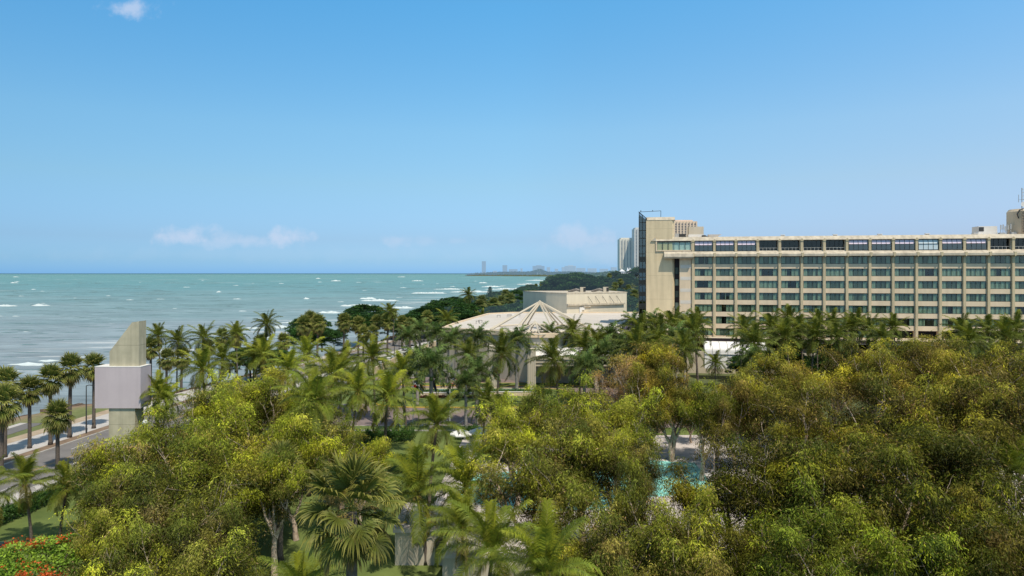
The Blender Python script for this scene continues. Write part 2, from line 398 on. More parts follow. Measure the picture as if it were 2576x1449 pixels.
def fan_variant(seed, nf=46, Rp=1.0, Lb=1.12, nseg=22, bright=1.0, dead=16):
    rng = np.random.default_rng(seed); lf = LF(); lfd = LF()
    def blade(lf, az, el, rp, lb, c0, c1, droop, sag=.35):
        a = np.array([cos(az)*cos(el), sin(az)*cos(el), sin(el)])
        e2 = el-sag; a2 = np.array([cos(az)*cos(e2), sin(az)*cos(e2), sin(e2)])
        p0 = a*.12; p1 = a*rp*.55; p2 = p1+a2*rp*.45
        sd = np.array([-sin(az),cos(az),0.]); up = np.cross(a2,sd); up *= np.sign(up[2]+1e-6)
        pc = np.array([[.12,.15,.035]])
        for q0,q1 in ((p0,p1),(p1,p2)): lf.strips(q0[None],q1[None],sd[None]*.022,sd[None]*.018,pc,pc)
        ph = np.linspace(-R(125),R(125),nseg)+rng.normal(0,.03,nseg)
        ph = ph[:,None]; roll = rng.normal(0,.25)
        D = nrm(np.cos(ph)*a2+np.sin(ph)*(sd+up*roll)+up*(.28*np.abs(np.sin(ph))))
        ln = lb*(.72+.28*np.cos(ph*.8))*rng.uniform(.88,1.1,(nseg,1))
        dph = R(250)/nseg
        b = p2+D*ln*.5; D2 = nrm(D+np.array([0,0,-droop*.55])); c = b+D2*ln*.28; D3 = nrm(D2+np.array([0,0,-droop*1.3])*rng.uniform(.5,1.5,(nseg,1))); d = c+D3*ln*.27
        T = nrm(np.cross(D,up+D*.01)); W = T*(ln*.5*dph*.58)+up*(ln*.03)*np.where(np.arange(nseg)%2,1,-1)[:,None]
        k0 = c0*rng.uniform(.8,1.2,(nseg,1)); k1 = c1*rng.uniform(.75,1.25,(nseg,1))
        P0 = np.repeat(p2[None],nseg,0)
        lf.strips(P0,b,W*.1,W,k0,k0); lf.strips(b,c,W,W*.62,k0,k0*.5+k1*.5); lf.strips(c,d,W*.62,W*.08,k0*.4+k1*.6,k1)
    for k in range(nf):
        f = (k+.5)/nf; el = R(86-138*f+rng.uniform(-8,8)); az = k*2.39996+rng.uniform(-.2,.2)
        g = np.array([.080,.105,.026])*bright; y = np.array([.20,.20,.065])*bright
        if f > .85: g = np.array([.11,.12,.04]); y = np.array([.20,.14,.06])
        blade(lf, az, el, Rp*rng.uniform(.8,1.15), Lb*rng.uniform(.85,1.1), g*(1.25 if f < .35 else 1), y, .22+.95*f, .08 if f < .4 else .35)
    for k in range(dead):
        az = k*2.39996; el = R(-50-25*rng.random())
        c = np.array([.15,.10,.055])*rng.uniform(.7,1.2)
        blade(lfd, az, el, Rp*.6, Lb*.8, c, c*.9, 1.2, .3)
    cm = lf.mesh('fan_crown', M['palm'])
    dm = lfd.mesh('dead_skirt', M['palm']) if dead else None
    return cm, dm

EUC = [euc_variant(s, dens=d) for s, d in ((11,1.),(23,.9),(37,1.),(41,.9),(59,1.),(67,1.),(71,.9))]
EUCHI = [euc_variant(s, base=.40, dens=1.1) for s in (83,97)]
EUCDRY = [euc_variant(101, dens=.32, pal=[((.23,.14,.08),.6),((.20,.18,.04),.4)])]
COCO = [coconut_variant(s, nf, b) for s, nf, b in ((1,25,.95),(2,22,1.2),(3,27,.85),(4,24,1.05))]
COCON = [coconut_variant(s, nf, b, 2.0, 4.4, .040, 1.35) for s, nf, b in ((21,22,1.1),(22,20,1.0),(23,24,1.2))]
COCOD = [coconut_variant(s, 28, .66) for s in (5,6,7)]
ROYAL = [royal_variant(s) for s in (1,2,3)]
FAN = [fan_variant(s) for s in (1,2,3)]
FANBIG = [fan_variant(9, nf=40, Rp=1.75, Lb=1.30, nseg=34, bright=.95, dead=14)]
BROAD = [broad_variant(s) for s in (1,2,3)]
BROADFAR = [broad_variant(s, mat='broadfar', dens=.7, leaf=.6, nclus=90) for s in (4,5,6)]
BIG = [broad_variant(8, H=21, Rr=17, mat='broadfar', dens=1.3, leaf=.8, nclus=190, layered=False)]
TR = {'coco': [trunk_mesh(s,10,.19,.12,ln,M['palmbark'],1) for s, ln in ((1,.9),(2,-.8),(3,.3))],
      'fan': [trunk_mesh(s,10,.24,.20,ln,M['palmbark'],.5) for s, ln in ((1,.15),(2,-.2),(3,.0))],
      'royal': [trunk_mesh(s,10,.27,.19,0,M['greybark'],.3) for s in (1,2)]}
cs = MB(); cs.tube([(0,0,-1.5),(0,0,-1.3),(0,0,-.6),(0,0,.1)],[.20,.23,.17,.08],9); CSM = cs.mesh('crownshaft', None, True)
CSM.materials.clear(); CSM.materials.append(surf('green_crownshaft', (.13,.18,.05), (.09,.14,.04), 3, .5))
HEARTM = [c[1].mesh('coconut_cluster', surf('coconuts_husk', (.24,.20,.06),(.16,.09,.04),5,.6), True) for c in COCO+COCOD+COCON]

cnt = {'i': 0}
def ter(x, y):
    from_coast = x-coast(y)
    a = min(max((y-430)/420,0),1); b = min(max((from_coast-15)/150,0),1)
    a = a*a*(3-2*a); h = 22*a*b*b*(3-2*b)
    if y > 1600: h = h*max(0,1-(y-1600)/1500)+10*min(1,(y-1600)/1500)*min(1,max(0,from_coast/120))
    return h
CY = [-80,60,100,116,124,127,133,170,200,240,266,330,420,520,800,1300,2400,4800,5600,6700,6850,7050,7600,9000,20000]
CX = [-100,-92,-86,-83,-80,-74,-69,-60,-55,-47,-44,-36,-29,-15,28,105,180,345,330,-250,-470,-440,-100,400,3000]
def coast(y): return float(np.interp(y, CY, CX))

def palm(kind, px, py, hc, s, label, group, d=None, rot=None, dark=False, name=None):
    """crown heart at pixel (px,py) when the heart is hc metres up"""
    i = cnt['i']; cnt['i'] += 1
    if d is None: d = dist(py, hc)
    else: hc = CAMZ-(py-HZN)/FPX*d
    x = gx(px, d); z0 = ter(x, d)
    rot = ((i*2.1)%6.28 if kind != 'coco' else ((i*.77)%1.4)-.7) if rot is None else rot
    tr, top = TR[kind][i%len(TR[kind])]
    h = hc-z0
    ox, oy = top[0]*cos(rot)-top[1]*sin(rot), top[0]*sin(rot)+top[1]*cos(rot)
    nm = {'coco':'coconut_palm','fan':'fan_palm','royal':'royal_palm'}[kind]
    e = empty(nm, (x-ox*s, d-oy*s, z0), label, 'palm tree', group, rot)
    link('trunk', tr, e, scale=(s,s,h/10))
    loc = (top[0]*s, top[1]*s, h)
    if kind == 'coco':
        src = COCOD if dark else COCO; hb = 4 if dark else 0
        if not dark and d < 78: src = COCON; hb = 7
        j = i%len(src)
        c_ = link('crown', src[j][0], e, loc, scale=(s,)*3); c_.color = ((.92,.90,.72,1) if d < 78 else (1.02,.98,.8,1)) if group.endswith('garden') else (1,1,1,1); link('coconut_cluster', HEARTM[j+hb], e, loc, scale=(s,)*3)
    elif kind == 'fan':
        c, dm = FAN[i%3]; c_ = link('crown', c, e, loc, scale=(s,s,s*1.2)); c_.color = (1.12,1.03,.8,1); link('dead_frond_skirt', dm, e, loc, scale=(s*1.1,s*1.1,s*1.35))
    else:
        link('crown', ROYAL[i%3], e, loc, scale=(s,)*3); link('crownshaft', CSM, e, loc, scale=(s,)*3)
    return e

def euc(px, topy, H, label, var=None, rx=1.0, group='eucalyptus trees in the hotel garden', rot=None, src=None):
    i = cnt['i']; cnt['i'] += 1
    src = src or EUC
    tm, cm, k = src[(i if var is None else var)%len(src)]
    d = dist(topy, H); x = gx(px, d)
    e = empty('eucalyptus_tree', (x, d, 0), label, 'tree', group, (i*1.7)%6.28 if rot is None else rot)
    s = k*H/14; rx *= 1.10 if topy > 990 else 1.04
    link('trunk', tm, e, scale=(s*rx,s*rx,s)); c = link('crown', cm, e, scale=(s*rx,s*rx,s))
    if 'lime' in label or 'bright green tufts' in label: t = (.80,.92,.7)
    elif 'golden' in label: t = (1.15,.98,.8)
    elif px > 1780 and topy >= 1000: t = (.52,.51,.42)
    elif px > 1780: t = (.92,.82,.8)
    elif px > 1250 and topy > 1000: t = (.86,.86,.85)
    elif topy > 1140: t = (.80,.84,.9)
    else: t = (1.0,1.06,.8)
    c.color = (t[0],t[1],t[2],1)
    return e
def broad(x, d, H, label, group, src=None, var=0, rx=1.0, name='broadleaf_tree', base=10.):
    i = cnt['i']; cnt['i'] += 1; src = src or BROAD
    tm, cm = src[var%len(src)]; z0 = ter(x, d); s = H/base
    e = empty(name, (x,d,z0), label, 'tree', group, (i*1.3)%6.28)
    link('trunk', tm, e, scale=(s,)*3); link('crown', cm, e, scale=(s*rx,s*rx,s)); return e

# ================================================================== SETTING
# --- sky
w = bpy.data.worlds.new('World'); sc.world = w; w.use_nodes = True
nt = w.node_tree; nt.nodes.clear()
SUN_EL, SUN_AZ = R(60), R(150)          # azimuth clockwise from +Y (the view direction)
sky = N(nt, 'ShaderNodeTexSky', sky_type='NISHITA'); sky.sun_disc = False
sky.sun_elevation = SUN_EL; sky.sun_rotation = SUN_AZ; sky.altitude = 0; sky.air_density = 1.0; sky.dust_density = 0.6; sky.ozone_density = 2.0
tc = N(nt, 'ShaderNodeTexCoord'); sep = N(nt, 'ShaderNodeSeparateXYZ'); L(nt, tc.outputs['Generated'], sep.inputs[0])
rp = N(nt, 'ShaderNodeValToRGB'); L(nt, sep.outputs['Z'], rp.inputs['Fac'])
SKYR = [(0.0,(.25,.50,1.0)),(0.018,(.26,.44,.76)),(0.048,(.292,.405,.61)),(0.126,(.418,.533,.58)),(0.201,(.465,.65,.67)),(0.366,(.37,.79,.875)),(.6,(.60,.66,.54)),(1.0,(.70,.62,.42))]
els = rp.color_ramp.elements
while len(els) > 1: els.remove(els[-1])
els[0].position = 0; els[0].color = rgba(SKYR[0][1])
for p_, c_ in SKYR[1:]:
    e_ = els.new(p_); e_.color = rgba(c_)
mul = N(nt, 'ShaderNodeMixRGB', blend_type='MULTIPLY'); mul.inputs[0].default_value = 1
r2x = N(nt, 'ShaderNodeVectorMath', operation='SCALE'); r2x.inputs['Scale'].default_value = 2.0; L(nt, rp.outputs[0], r2x.inputs[0])
gx_ = N(nt, 'ShaderNodeMapRange'); gx_.inputs['From Min'].default_value = .1; gx_.inputs['From Max'].default_value = .7; gx_.inputs['To Min'].default_value = 2.0; gx_.inputs['To Max'].default_value = 2.3; L(nt, sep.outputs['X'], gx_.inputs['Value']); L(nt, gx_.outputs[0], r2x.inputs['Scale'])
L(nt, sky.outputs[0], mul.inputs[1]); L(nt, r2x.outputs[0], mul.inputs[2])
# clouds standing low over the sea: horizontal and vertical slope of the view direction
dy = N(nt, 'ShaderNodeMath', operation='MAXIMUM'); dy.inputs[1].default_value = .02; L(nt, sep.outputs['Y'], dy.inputs[0])
u = N(nt, 'ShaderNodeMath', operation='DIVIDE'); L(nt, sep.outputs['X'], u.inputs[0]); L(nt, dy.outputs[0], u.inputs[1])
v = N(nt, 'ShaderNodeMath', operation='DIVIDE'); L(nt, sep.outputs['Z'], v.inputs[0]); L(nt, dy.outputs[0], v.inputs[1])
uv = N(nt, 'ShaderNodeCombineXYZ'); L(nt, u.outputs[0], uv.inputs[0]); L(nt, v.outputs[0], uv.inputs[1])
no = N(nt, 'ShaderNodeTexNoise', Scale=24.0, Detail=8, Roughness=.6); L(nt, uv.outputs[0], no.inputs['Vector'])
tot = None
for (px, py, rx, ry, st) in [(465,594,52,24,.9),(600,606,70,18,.6),(722,598,38,22,.95),(560,612,60,14,.45),(1000,604,26,17,.45),(1075,608,30,12,.25),(1455,598,70,30,.60),(1530,635,75,32,.30),(345,18,58,24,.95),(1150,606,20,8,.2),(700,640,500,18,.10)]:
    u0, v0 = (px-1288)/FPX, (HZN-py)/FPX
    mp = N(nt, 'ShaderNodeMapping'); mp.vector_type = 'POINT'
    rx *= 1.9; ry *= 1.5; sx, sy = FPX/rx, FPX/ry
    mp.inputs['Location'].default_value = (-u0*sx, -v0*sy, 0); mp.inputs['Scale'].default_value = (sx, sy, 1)
    L(nt, uv.outputs[0], mp.inputs['Vector'])
    ln = N(nt, 'ShaderNodeVectorMath', operation='LENGTH'); L(nt, mp.outputs[0], ln.inputs[0])
    ad = N(nt, 'ShaderNodeMath', operation='MULTIPLY_ADD'); ad.inputs[1].default_value = -1.0; ad.inputs[2].default_value = 0.62   # .62-len
    L(nt, ln.outputs['Value'], ad.inputs[0])
    a2 = N(nt, 'ShaderNodeMath', operation='MULTIPLY_ADD'); a2.inputs[1].default_value = 2.6; L(nt, no.outputs['Fac'], a2.inputs[0]); 
    a3 = N(nt, 'ShaderNodeMath', operation='ADD'); a3.inputs[1].default_value = -1.3
    L(nt, ad.outputs[0], a2.inputs[2]); L(nt, a2.outputs[0], a3.inputs[0])
    sm = N(nt, 'ShaderNodeMapRange'); sm.interpolation_type = 'SMOOTHSTEP'
    sm.inputs['From Min'].default_value = -.3; sm.inputs['From Max'].default_value = .55; sm.inputs['To Max'].default_value = st
    L(nt, a3.outputs[0], sm.inputs['Value'])
    if tot is None: tot = sm.outputs[0]
    else:
        mxm = N(nt, 'ShaderNodeMath', operation='MAXIMUM'); L(nt, tot, mxm.inputs[0]); L(nt, sm.outputs[0], mxm.inputs[1]); tot = mxm.outputs[0]
cl = N(nt, 'ShaderNodeMixRGB'); cl.inputs[2].default_value = (5.5, 6.1, 7.5, 1)
ms = N(nt, 'ShaderNodeMath', operation='MULTIPLY'); ms.inputs[1].default_value = .62; L(nt, tot, ms.inputs[0])
hx = N(nt, 'ShaderNodeMapRange'); hx.inputs['From Min'].default_value = -.6; hx.inputs['From Max'].default_value = .6; L(nt, sep.outputs['X'], hx.inputs['Value'])
rh = N(nt, 'ShaderNodeValToRGB'); L(nt, hx.outputs[0], rh.inputs['Fac']); eh = rh.color_ramp.elements
eh[0].position = 0; eh[0].color = (.625,.69,.725,1); eh[1].position = 1; eh[1].color = (.965,.795,.775,1); q = eh.new(.5); q.color = (.833,.833,.833,1)
h2 = N(nt, 'ShaderNodeVectorMath', operation='SCALE'); h2.inputs['Scale'].default_value = 1.2; L(nt, rh.outputs[0], h2.inputs[0])
h3 = N(nt, 'ShaderNodeVectorMath', operation='MULTIPLY'); L(nt, mul.outputs[0], h3.inputs[0]); L(nt, h2.outputs[0], h3.inputs[1])
L(nt, ms.outputs[0], cl.inputs[0]); L(nt, h3.outputs[0], cl.inputs[1])
bg = N(nt, 'ShaderNodeBackground', Strength=0.12); L(nt, cl.outputs[0], bg.inputs['Color'])
wo = N(nt, 'ShaderNodeOutputWorld'); L(nt, bg.outputs[0], wo.inputs['Surface'])

# --- sun
sd = bpy.data.lights.new('sun', 'SUN'); sd.energy = 4.3; sd.angle = R(.55); sd.color = (1, .92, .79)
so = bpy.data.objects.new('sun', sd); COL.objects.link(so)
so.rotation_euler = (R(90)-SUN_EL, 0, pi-SUN_AZ)   # light travels from azimuth SUN_AZ

# --- land, cut along the shore
LAND_Z = 0.0; SEA_Z = -4.0
def land():
    rng = np.random.default_rng(5)
    ys = np.concatenate([np.arange(-60,60,20), np.arange(60,300,2.5), np.arange(300,1000,20), np.arange(1000,7000,150), np.arange(7000,20001,1000)])
    offs = np.array([-14,-10,-7,-5,-3.6,-2.4,-1.2,0,1.5,4,8,15,25,40,60,80,100,130,170,230,330,500,800,1500,4000,12000,40000.])
    zz = np.array([-9,-7,-5,-4.2,-3.3,-2.2,-.9,-.15]+[0]*(len(offs)-8))
    V = []; 
    for y in ys:
        c = coast(y)
        for j, o in enumerate(offs):
            amp = 1.0 if o < 0 else (.3 if o < 3 else 0)
            jx, jz = rng.normal(0,.9)*amp, rng.normal(0,.55)*amp
            x = c+o+jx; z = zz[j]+jz*(1 if o < 1 else 0)
            if o >= 15: z = ter(x, y)
            V.append((x, y, z))
    V = np.array(V); n = len(offs); m = len(ys)
    i, j = np.meshgrid(np.arange(m-1), np.arange(n-1), indexing='ij'); a = (i*n+j).ravel()
    F = np.stack([a,a+1,a+n+1,a+n],1)
    sh = np.tile(offs, m); C = np.stack([np.clip(sh/40,0,1), np.clip((V[:,1]-60)/400,0,1), sh*0],1)
    return V, F, C
m, nt, out = mat_new('coastal_ground')
V, F, C = land()
att = N(nt, 'ShaderNodeAttribute', attribute_name='Col'); sp = N(nt, 'ShaderNodeSeparateColor'); L(nt, att.outputs['Color'], sp.inputs[0])
tc = N(nt, 'ShaderNodeTexCoord'); n1 = N(nt, 'ShaderNodeTexNoise', Scale=.22, Detail=8); L(nt, tc.outputs['Object'], n1.inputs['Vector'])
ad = N(nt, 'ShaderNodeMath', operation='MULTIPLY_ADD'); ad.inputs[1].default_value = .22; L(nt, n1.outputs['Fac'], ad.inputs[0]); L(nt, sp.outputs[0], ad.inputs[2])
cr = N(nt, 'ShaderNodeValToRGB'); L(nt, ad.outputs[0], cr.inputs['Fac'])
e = cr.color_ramp.elements; e[0].position = .10; e[0].color = (.10,.065,.042,1); e[1].position = .60; e[1].color = (.085,.105,.035,1)
for p_, c_ in ((.16,(.24,.165,.10,1)),(.22,(.20,.175,.08,1)),(.30,(.15,.17,.05,1))): q = e.new(p_); q.color = c_
n2 = N(nt, 'ShaderNodeTexNoise', Scale=.9, Detail=8); L(nt, tc.outputs['Object'], n2.inputs['Vector'])
mr = N(nt, 'ShaderNodeMapRange'); mr.inputs['To Min'].default_value = .55; mr.inputs['To Max'].default_value = 1.35; L(nt, n2.outputs['Fac'], mr.inputs['Value'])
vs = N(nt, 'ShaderNodeVectorMath', operation='SCALE'); L(nt, cr.outputs[0], vs.inputs[0]); L(nt, mr.outputs[0], vs.inputs['Scale'])
b = N(nt, 'ShaderNodeBsdfPrincipled', Roughness=.95); L(nt, vs.outputs[0], b.inputs['Base Color']); L(nt, b.outputs[0], out.inputs['Surface'])
struct(link('ground', npmesh('ground', V, F, m, C)))

# --- sea
def sea():
    ys = np.concatenate([np.arange(20,400,4.), np.geomspace(400,70000,140)])
    offs = np.concatenate([[-90000,-40000,-20000,-9000,-4000,-2000,-1000,-600,-400,-300,-250], np.arange(-210,1,7.), [14.]])
    V = []; S = []
    for y in ys:
        c = coast(min(y,6500)) if y < 7000 else 3000
        if y >= 6500: c = 330 if y < 7000 else 30000
        for o in offs: V.append((c+o, y, SEA_Z)); S.append(-o)
    V = np.array(V); n = len(offs); m = len(ys); S = np.array(S)
    i, j = np.meshgrid(np.arange(m-1), np.arange(n-1), indexing='ij'); a = (i*n+j).ravel()
    F = np.stack([a,a+1,a+n+1,a+n],1)
    C = np.stack([np.clip(S/300,0,1), np.clip(V[:,1]/2000,0,1), np.clip(V[:,1]/20000,0,1)],1)
    return V, F, C
m, nt, out = mat_new('sea_water')
att = N(nt, 'ShaderNodeAttribute', attribute_name='Col'); sp = N(nt, 'ShaderNodeSeparateColor'); L(nt, att.outputs['Color'], sp.inputs[0])
tc = N(nt, 'ShaderNodeTexCoord')
def noise(sx, sy, scale=1, det=4, rough=.55, off=0, dist=0):
    mp = N(nt, 'ShaderNodeMapping'); mp.inputs['Scale'].default_value = (sx, sy, 1); mp.inputs['Location'].default_value = (off, off*.7, 0)
    L(nt, tc.outputs['Object'], mp.inputs['Vector'])
    n_ = N(nt, 'ShaderNodeTexNoise', Scale=scale, Detail=det, Roughness=rough); n_.inputs['Distortion'].default_value = dist
    L(nt, mp.outputs[0], n_.inputs['Vector']); return n_.outputs['Fac']
def mth(op, a, b=None, c=None, clamp=False):
    n_ = N(nt, 'ShaderNodeMath', operation=op); n_.use_clamp = clamp
    for k, q in enumerate((a, b, c)):
        if q is None: continue
        if isinstance(q, (int, float)): n_.inputs[k].default_value = q
        else: L(nt, q, n_.inputs[k])
    return n_.outputs[0]
def smooth(x, a, b, lo=0., hi=1.):
    n_ = N(nt, 'ShaderNodeMapRange'); n_.interpolation_type = 'SMOOTHSTEP'
    for nm, q in (('From Min',a),('From Max',b),('To Min',lo),('To Max',hi)): n_.inputs[nm].default_value = q
    L(nt, x, n_.inputs['Value']); return n_.outputs[0]
# depth colour: grey shallows near the rocks, turquoise farther out, dark band at the horizon
seps = N(nt, 'ShaderNodeSeparateXYZ'); L(nt, tc.outputs['Object'], seps.inputs[0])
lg = mth('LOGARITHM', mth('MAXIMUM', seps.outputs['Y'], 10), 10)      # log10 distance along y
patch = noise(.006,.012,1,3,.5,3); 
f = mth('ADD', lg, mth('MULTIPLY', mth('SUBTRACT', patch, .5), .5))
cr = N(nt, 'ShaderNodeValToRGB'); e = cr.color_ramp.elements
L(nt, smooth(f, 2.0, 4.8), cr.inputs['Fac']); cr.color_ramp.interpolation = 'LINEAR'
# use a linear map instead of smoothstep for the ramp
mrl = N(nt, 'ShaderNodeMapRange'); mrl.inputs['From Min'].default_value = 2.0; mrl.inputs['From Max'].default_value = 4.6; L(nt, f, mrl.inputs['Value']); L(nt, mrl.outputs[0], cr.inputs['Fac'])
e[0].position = 0; e[0].color = (.22,.26,.27,1); e[1].position = 1; e[1].color = (.06,.14,.20,1)
for p_, c_ in ((.18,(.25,.305,.33,1)),(.30,(.19,.29,.305,1)),(.45,(.135,.275,.295,1)),(.66,(.135,.285,.29,1)),(.82,(.13,.27,.28,1)),(.90,(.055,.15,.18,1))): q = e.new(p_); q.color = c_
# light and dark of the swell painted into the water colour by noise
sw = noise(.030,.11,1,10,.72,0,.5); sw2 = noise(.10,.32,1,6,.7,9); sw3 = noise(.006,.016,1,9,.72,5)
tone = mth('ADD', mth('ADD', smooth(sw,.3,.7,-.19,.17), smooth(sw2,.3,.7,-.15,.13)), smooth(sw3,.3,.7,-.14,.14))
vs = N(nt, 'ShaderNodeVectorMath', operation='SCALE'); L(nt, cr.outputs[0], vs.inputs[0]); L(nt, mth('ADD', tone, 1.0), vs.inputs['Scale'])
# foam: breakers in the shallows, scattered whitecaps offshore
near = mth('MULTIPLY', smooth(sp.outputs[0], .08, .24), smooth(sp.outputs[0], .35, .62, 1., 0.))
brk = noise(.014,.055,1,8,.66,21,.8); th = mth('MULTIPLY_ADD', near, -.15, .675)
foam1 = mth('MULTIPLY', smooth(mth('SUBTRACT', brk, th), 0, .10), .6)
cap = noise(.020,.045,1,8,.74,40,.3); cap2 = noise(.004,.012,1,3,.5,60)
foam2 = mth('MULTIPLY', smooth(mth('SUBTRACT', cap, mth('MULTIPLY_ADD', cap2, -.36, .855)), 0, .05), .75)
far = noise(.0045,.0045,1,5,.65,11); foam3 = mth('MULTIPLY', mth('MULTIPLY', smooth(far,.61,.66), .6), smooth(lg,2.9,3.2))
edge = smooth(mth('ADD', sp.outputs[0], mth('MULTIPLY', noise(.15,.15,1,5,.7,2), .05)), .022, .05, .55, 0.)
lace = smooth(noise(.5,.9,1,6,.75,8,1.2), .42, .62)
foam = mth('MAXIMUM', mth('MAXIMUM', mth('MAXIMUM', foam1, mth('MULTIPLY', edge, lace)), foam2), foam3)
foam = mth('MULTIPLY', foam, smooth(noise(.35,.9,1,5,.7,31), .25, .55, .35, 1.))
mxf = N(nt, 'ShaderNodeMixRGB'); mxf.inputs[2].default_value = (.62,.64,.64,1); L(nt, foam, mxf.inputs[0]); L(nt, vs.outputs[0], mxf.inputs[1])
df = N(nt, 'ShaderNodeBsdfDiffuse'); L(nt, mxf.outputs[0], df.inputs['Color'])
gl = N(nt, 'ShaderNodeBsdfGlossy', Roughness=.28)
bp = N(nt, 'ShaderNodeBump', Strength=1.0, Distance=.5); L(nt, mth('ADD', sw, mth('MULTIPLY', sw2, .5)), bp.inputs['Height']); L(nt, bp.outputs[0], gl.inputs['Normal']); L(nt, bp.outputs[0], df.inputs['Normal'])
mx = N(nt, 'ShaderNodeMixShader'); L(nt, mth('MULTIPLY', mth('SUBTRACT', 1.0, foam), .13), mx.inputs[0])
L(nt, df.outputs[0], mx.inputs[1]); L(nt, gl.outputs[0], mx.inputs[2]); L(nt, mx.outputs[0], out.inputs['Surface'])
V, F, C = sea()
struct(link('sea', npmesh('sea', V, F, m, C)))

# --- breaking crests, and swell ridges with wave-face shade put into a darker colour
def ridges(rng, items, c0, foam):
    lf = LF()
    for (x,y,Ln,h,w_) in items:
        n = max(6,int(Ln/1.3)); t = np.linspace(0,1,n); pr = np.sin(pi*t)**.6*(.55+.45*np.abs(np.sin(t*rng.uniform(3,14)+rng.uniform(0,6))))*rng.uniform(.7,1.2,n)
        X = x+(t-.5)*Ln; Y = y+np.sin(t*rng.uniform(2,5)+rng.uniform(0,6))*Ln*.05+rng.normal(0,.1,n); z0 = SEA_Z-.05
        top = np.stack([X,Y,z0+h*pr],1); fr = np.stack([X,Y-w_*(.4+.6*pr),np.full(n,z0)],1); bk = np.stack([X,Y+w_*1.6,np.full(n,z0)],1)
        C = np.array(c0)*rng.uniform(.85,1.1,(n,1))
        for a,b_ in ((fr,top),(top,bk)):
            lf.V.append(np.stack([a[:-1],a[1:],b_[1:],b_[:-1]],1).reshape(-1,3)); lf.C.append(np.stack([C[:-1],C[1:],C[1:],C[:-1]],1).reshape(-1,3))
    return lf
mw_, nt_, out_ = mat_new('foam_and_swell'); a_ = N(nt_,'ShaderNodeAttribute',attribute_name='Col'); d_ = N(nt_,'ShaderNodeBsdfDiffuse'); L(nt_,a_.outputs['Color'],d_.inputs['Color']); L(nt_,d_.outputs[0],out_.inputs['Surface'])
rng = np.random.default_rng(8); it = []
for k in range(70):
    y = math.exp(rng.uniform(math.log(260), math.log(2800))); px = rng.uniform(-50, 1420); x = gx(px, y)
    if px < 900 and rng.random() < .45: continue
    if x > coast(y)-25: continue
    sc_ = (y/700)**.55; it.append((x,y,rng.uniform(3,11)*sc_,rng.uniform(.35,.8)*sc_,rng.uniform(.8,1.6)*sc_))
for (px,py,wd,h) in [(955,757,95,2.0),(925,752,40,2.2),(1385,752,60,1.6),(830,787,60,1.6),(705,824,42,1.5),(740,812,70,1.0),(665,850,60,.8),(75,917,120,.8),(120,908,50,.7),(20,932,60,.5),(1050,707,30,3.2),(1215,712,22,3),(1330,716,60,3),(1190,735,120,2.2),(1290,728,140,2.5),(1080,738,90,2.2),(1130,728,80,2.0),(1240,722,60,2.6),(870,770,30,1.4),(640,826,50,.8),(590,865,80,.7),(15,770,60,1.5),(100,769,40,1.6),(1010,775,70,1.6),(905,768,70,1.2),(1350,706,60,3.),(1010,697,20,4.),(40,697,15,4),(800,701,12,4),(845,707,25,4),(550,735,10,2.4),(770,752,14,1.6),(35,712,20,3)]:
    y = (CAMZ-SEA_Z)*FPX/(py-HZN); x = gx(px,y); it.append((x,y,wd*y/FPX,h,h*1.3)); it.append((x+wd*.12*y/FPX,y-h*2,wd*.6*y/FPX,h*.5,h*2))
o = link('wave_crests', ridges(rng, it, (.52,.58,.58), True).mesh('wave_crests', mw_)); o['kind'] = 'stuff'; tag(o, 'white foam crests of waves breaking over the reef and offshore', 'waves')
it = []
for k in range(420):
    y = math.exp(rng.uniform(math.log(170), math.log(2200))); px = rng.uniform(-60, 1400); x = gx(px, y)
    if x > coast(y)-12: continue
    sc_ = (y/500)**.6; it.append((x,y,rng.uniform(6,30)*sc_,rng.uniform(.18,.48)*sc_,rng.uniform(1.2,2.4)*sc_))
o = link('swell', ridges(rng, it, (.12,.19,.205), False).mesh('swell', mw_)); o['kind'] = 'stuff'; tag(o, 'dark grey green swell faces rolling toward the shore', 'waves')

# --- boulders along the shore
def rocks():
    rng = np.random.default_rng(3); lf = []; mb = MB()
    for k in range(420):
        y = rng.uniform(90, 290); x = coast(y)+rng.uniform(-6, 1.5); r = rng.uniform(.3,1.1)
        z = np.interp(x-coast(y), [-6,-3.6,-1.2,0,2], [-4.4,-3.3,-.9,-.1,0])
        ps = nrm(rng.normal(0,1,(8,3)))*r*rng.uniform(.6,1.1,(8,1))
        base = [(-1,-1,-1),(1,-1,-1),(1,1,-1),(-1,1,-1),(-.8,-.8,1),(.7,-.8,.8),(.8,.9,1),(-.9,.7,.7)]
        mb.add([(x+b[0]*r*rng.uniform(.5,.9), y+b[1]*r*rng.uniform(.5,.9), z+b[2]*r*rng.uniform(.35,.6)) for b in base],
               [(0,3,2,1),(4,5,6,7),(0,1,5,4),(1,2,6,5),(2,3,7,6),(3,0,4,7)])
    return mb
rk = rocks().mesh('shore_rocks', surf('shore_rock', (.17,.12,.085), (.07,.05,.04), .8, .95, bump=.4))
o = link('shore_rocks', rk); o['kind'] = 'stuff'; tag(o, 'brown boulders along the waterline below the coastal bank', 'rocks')

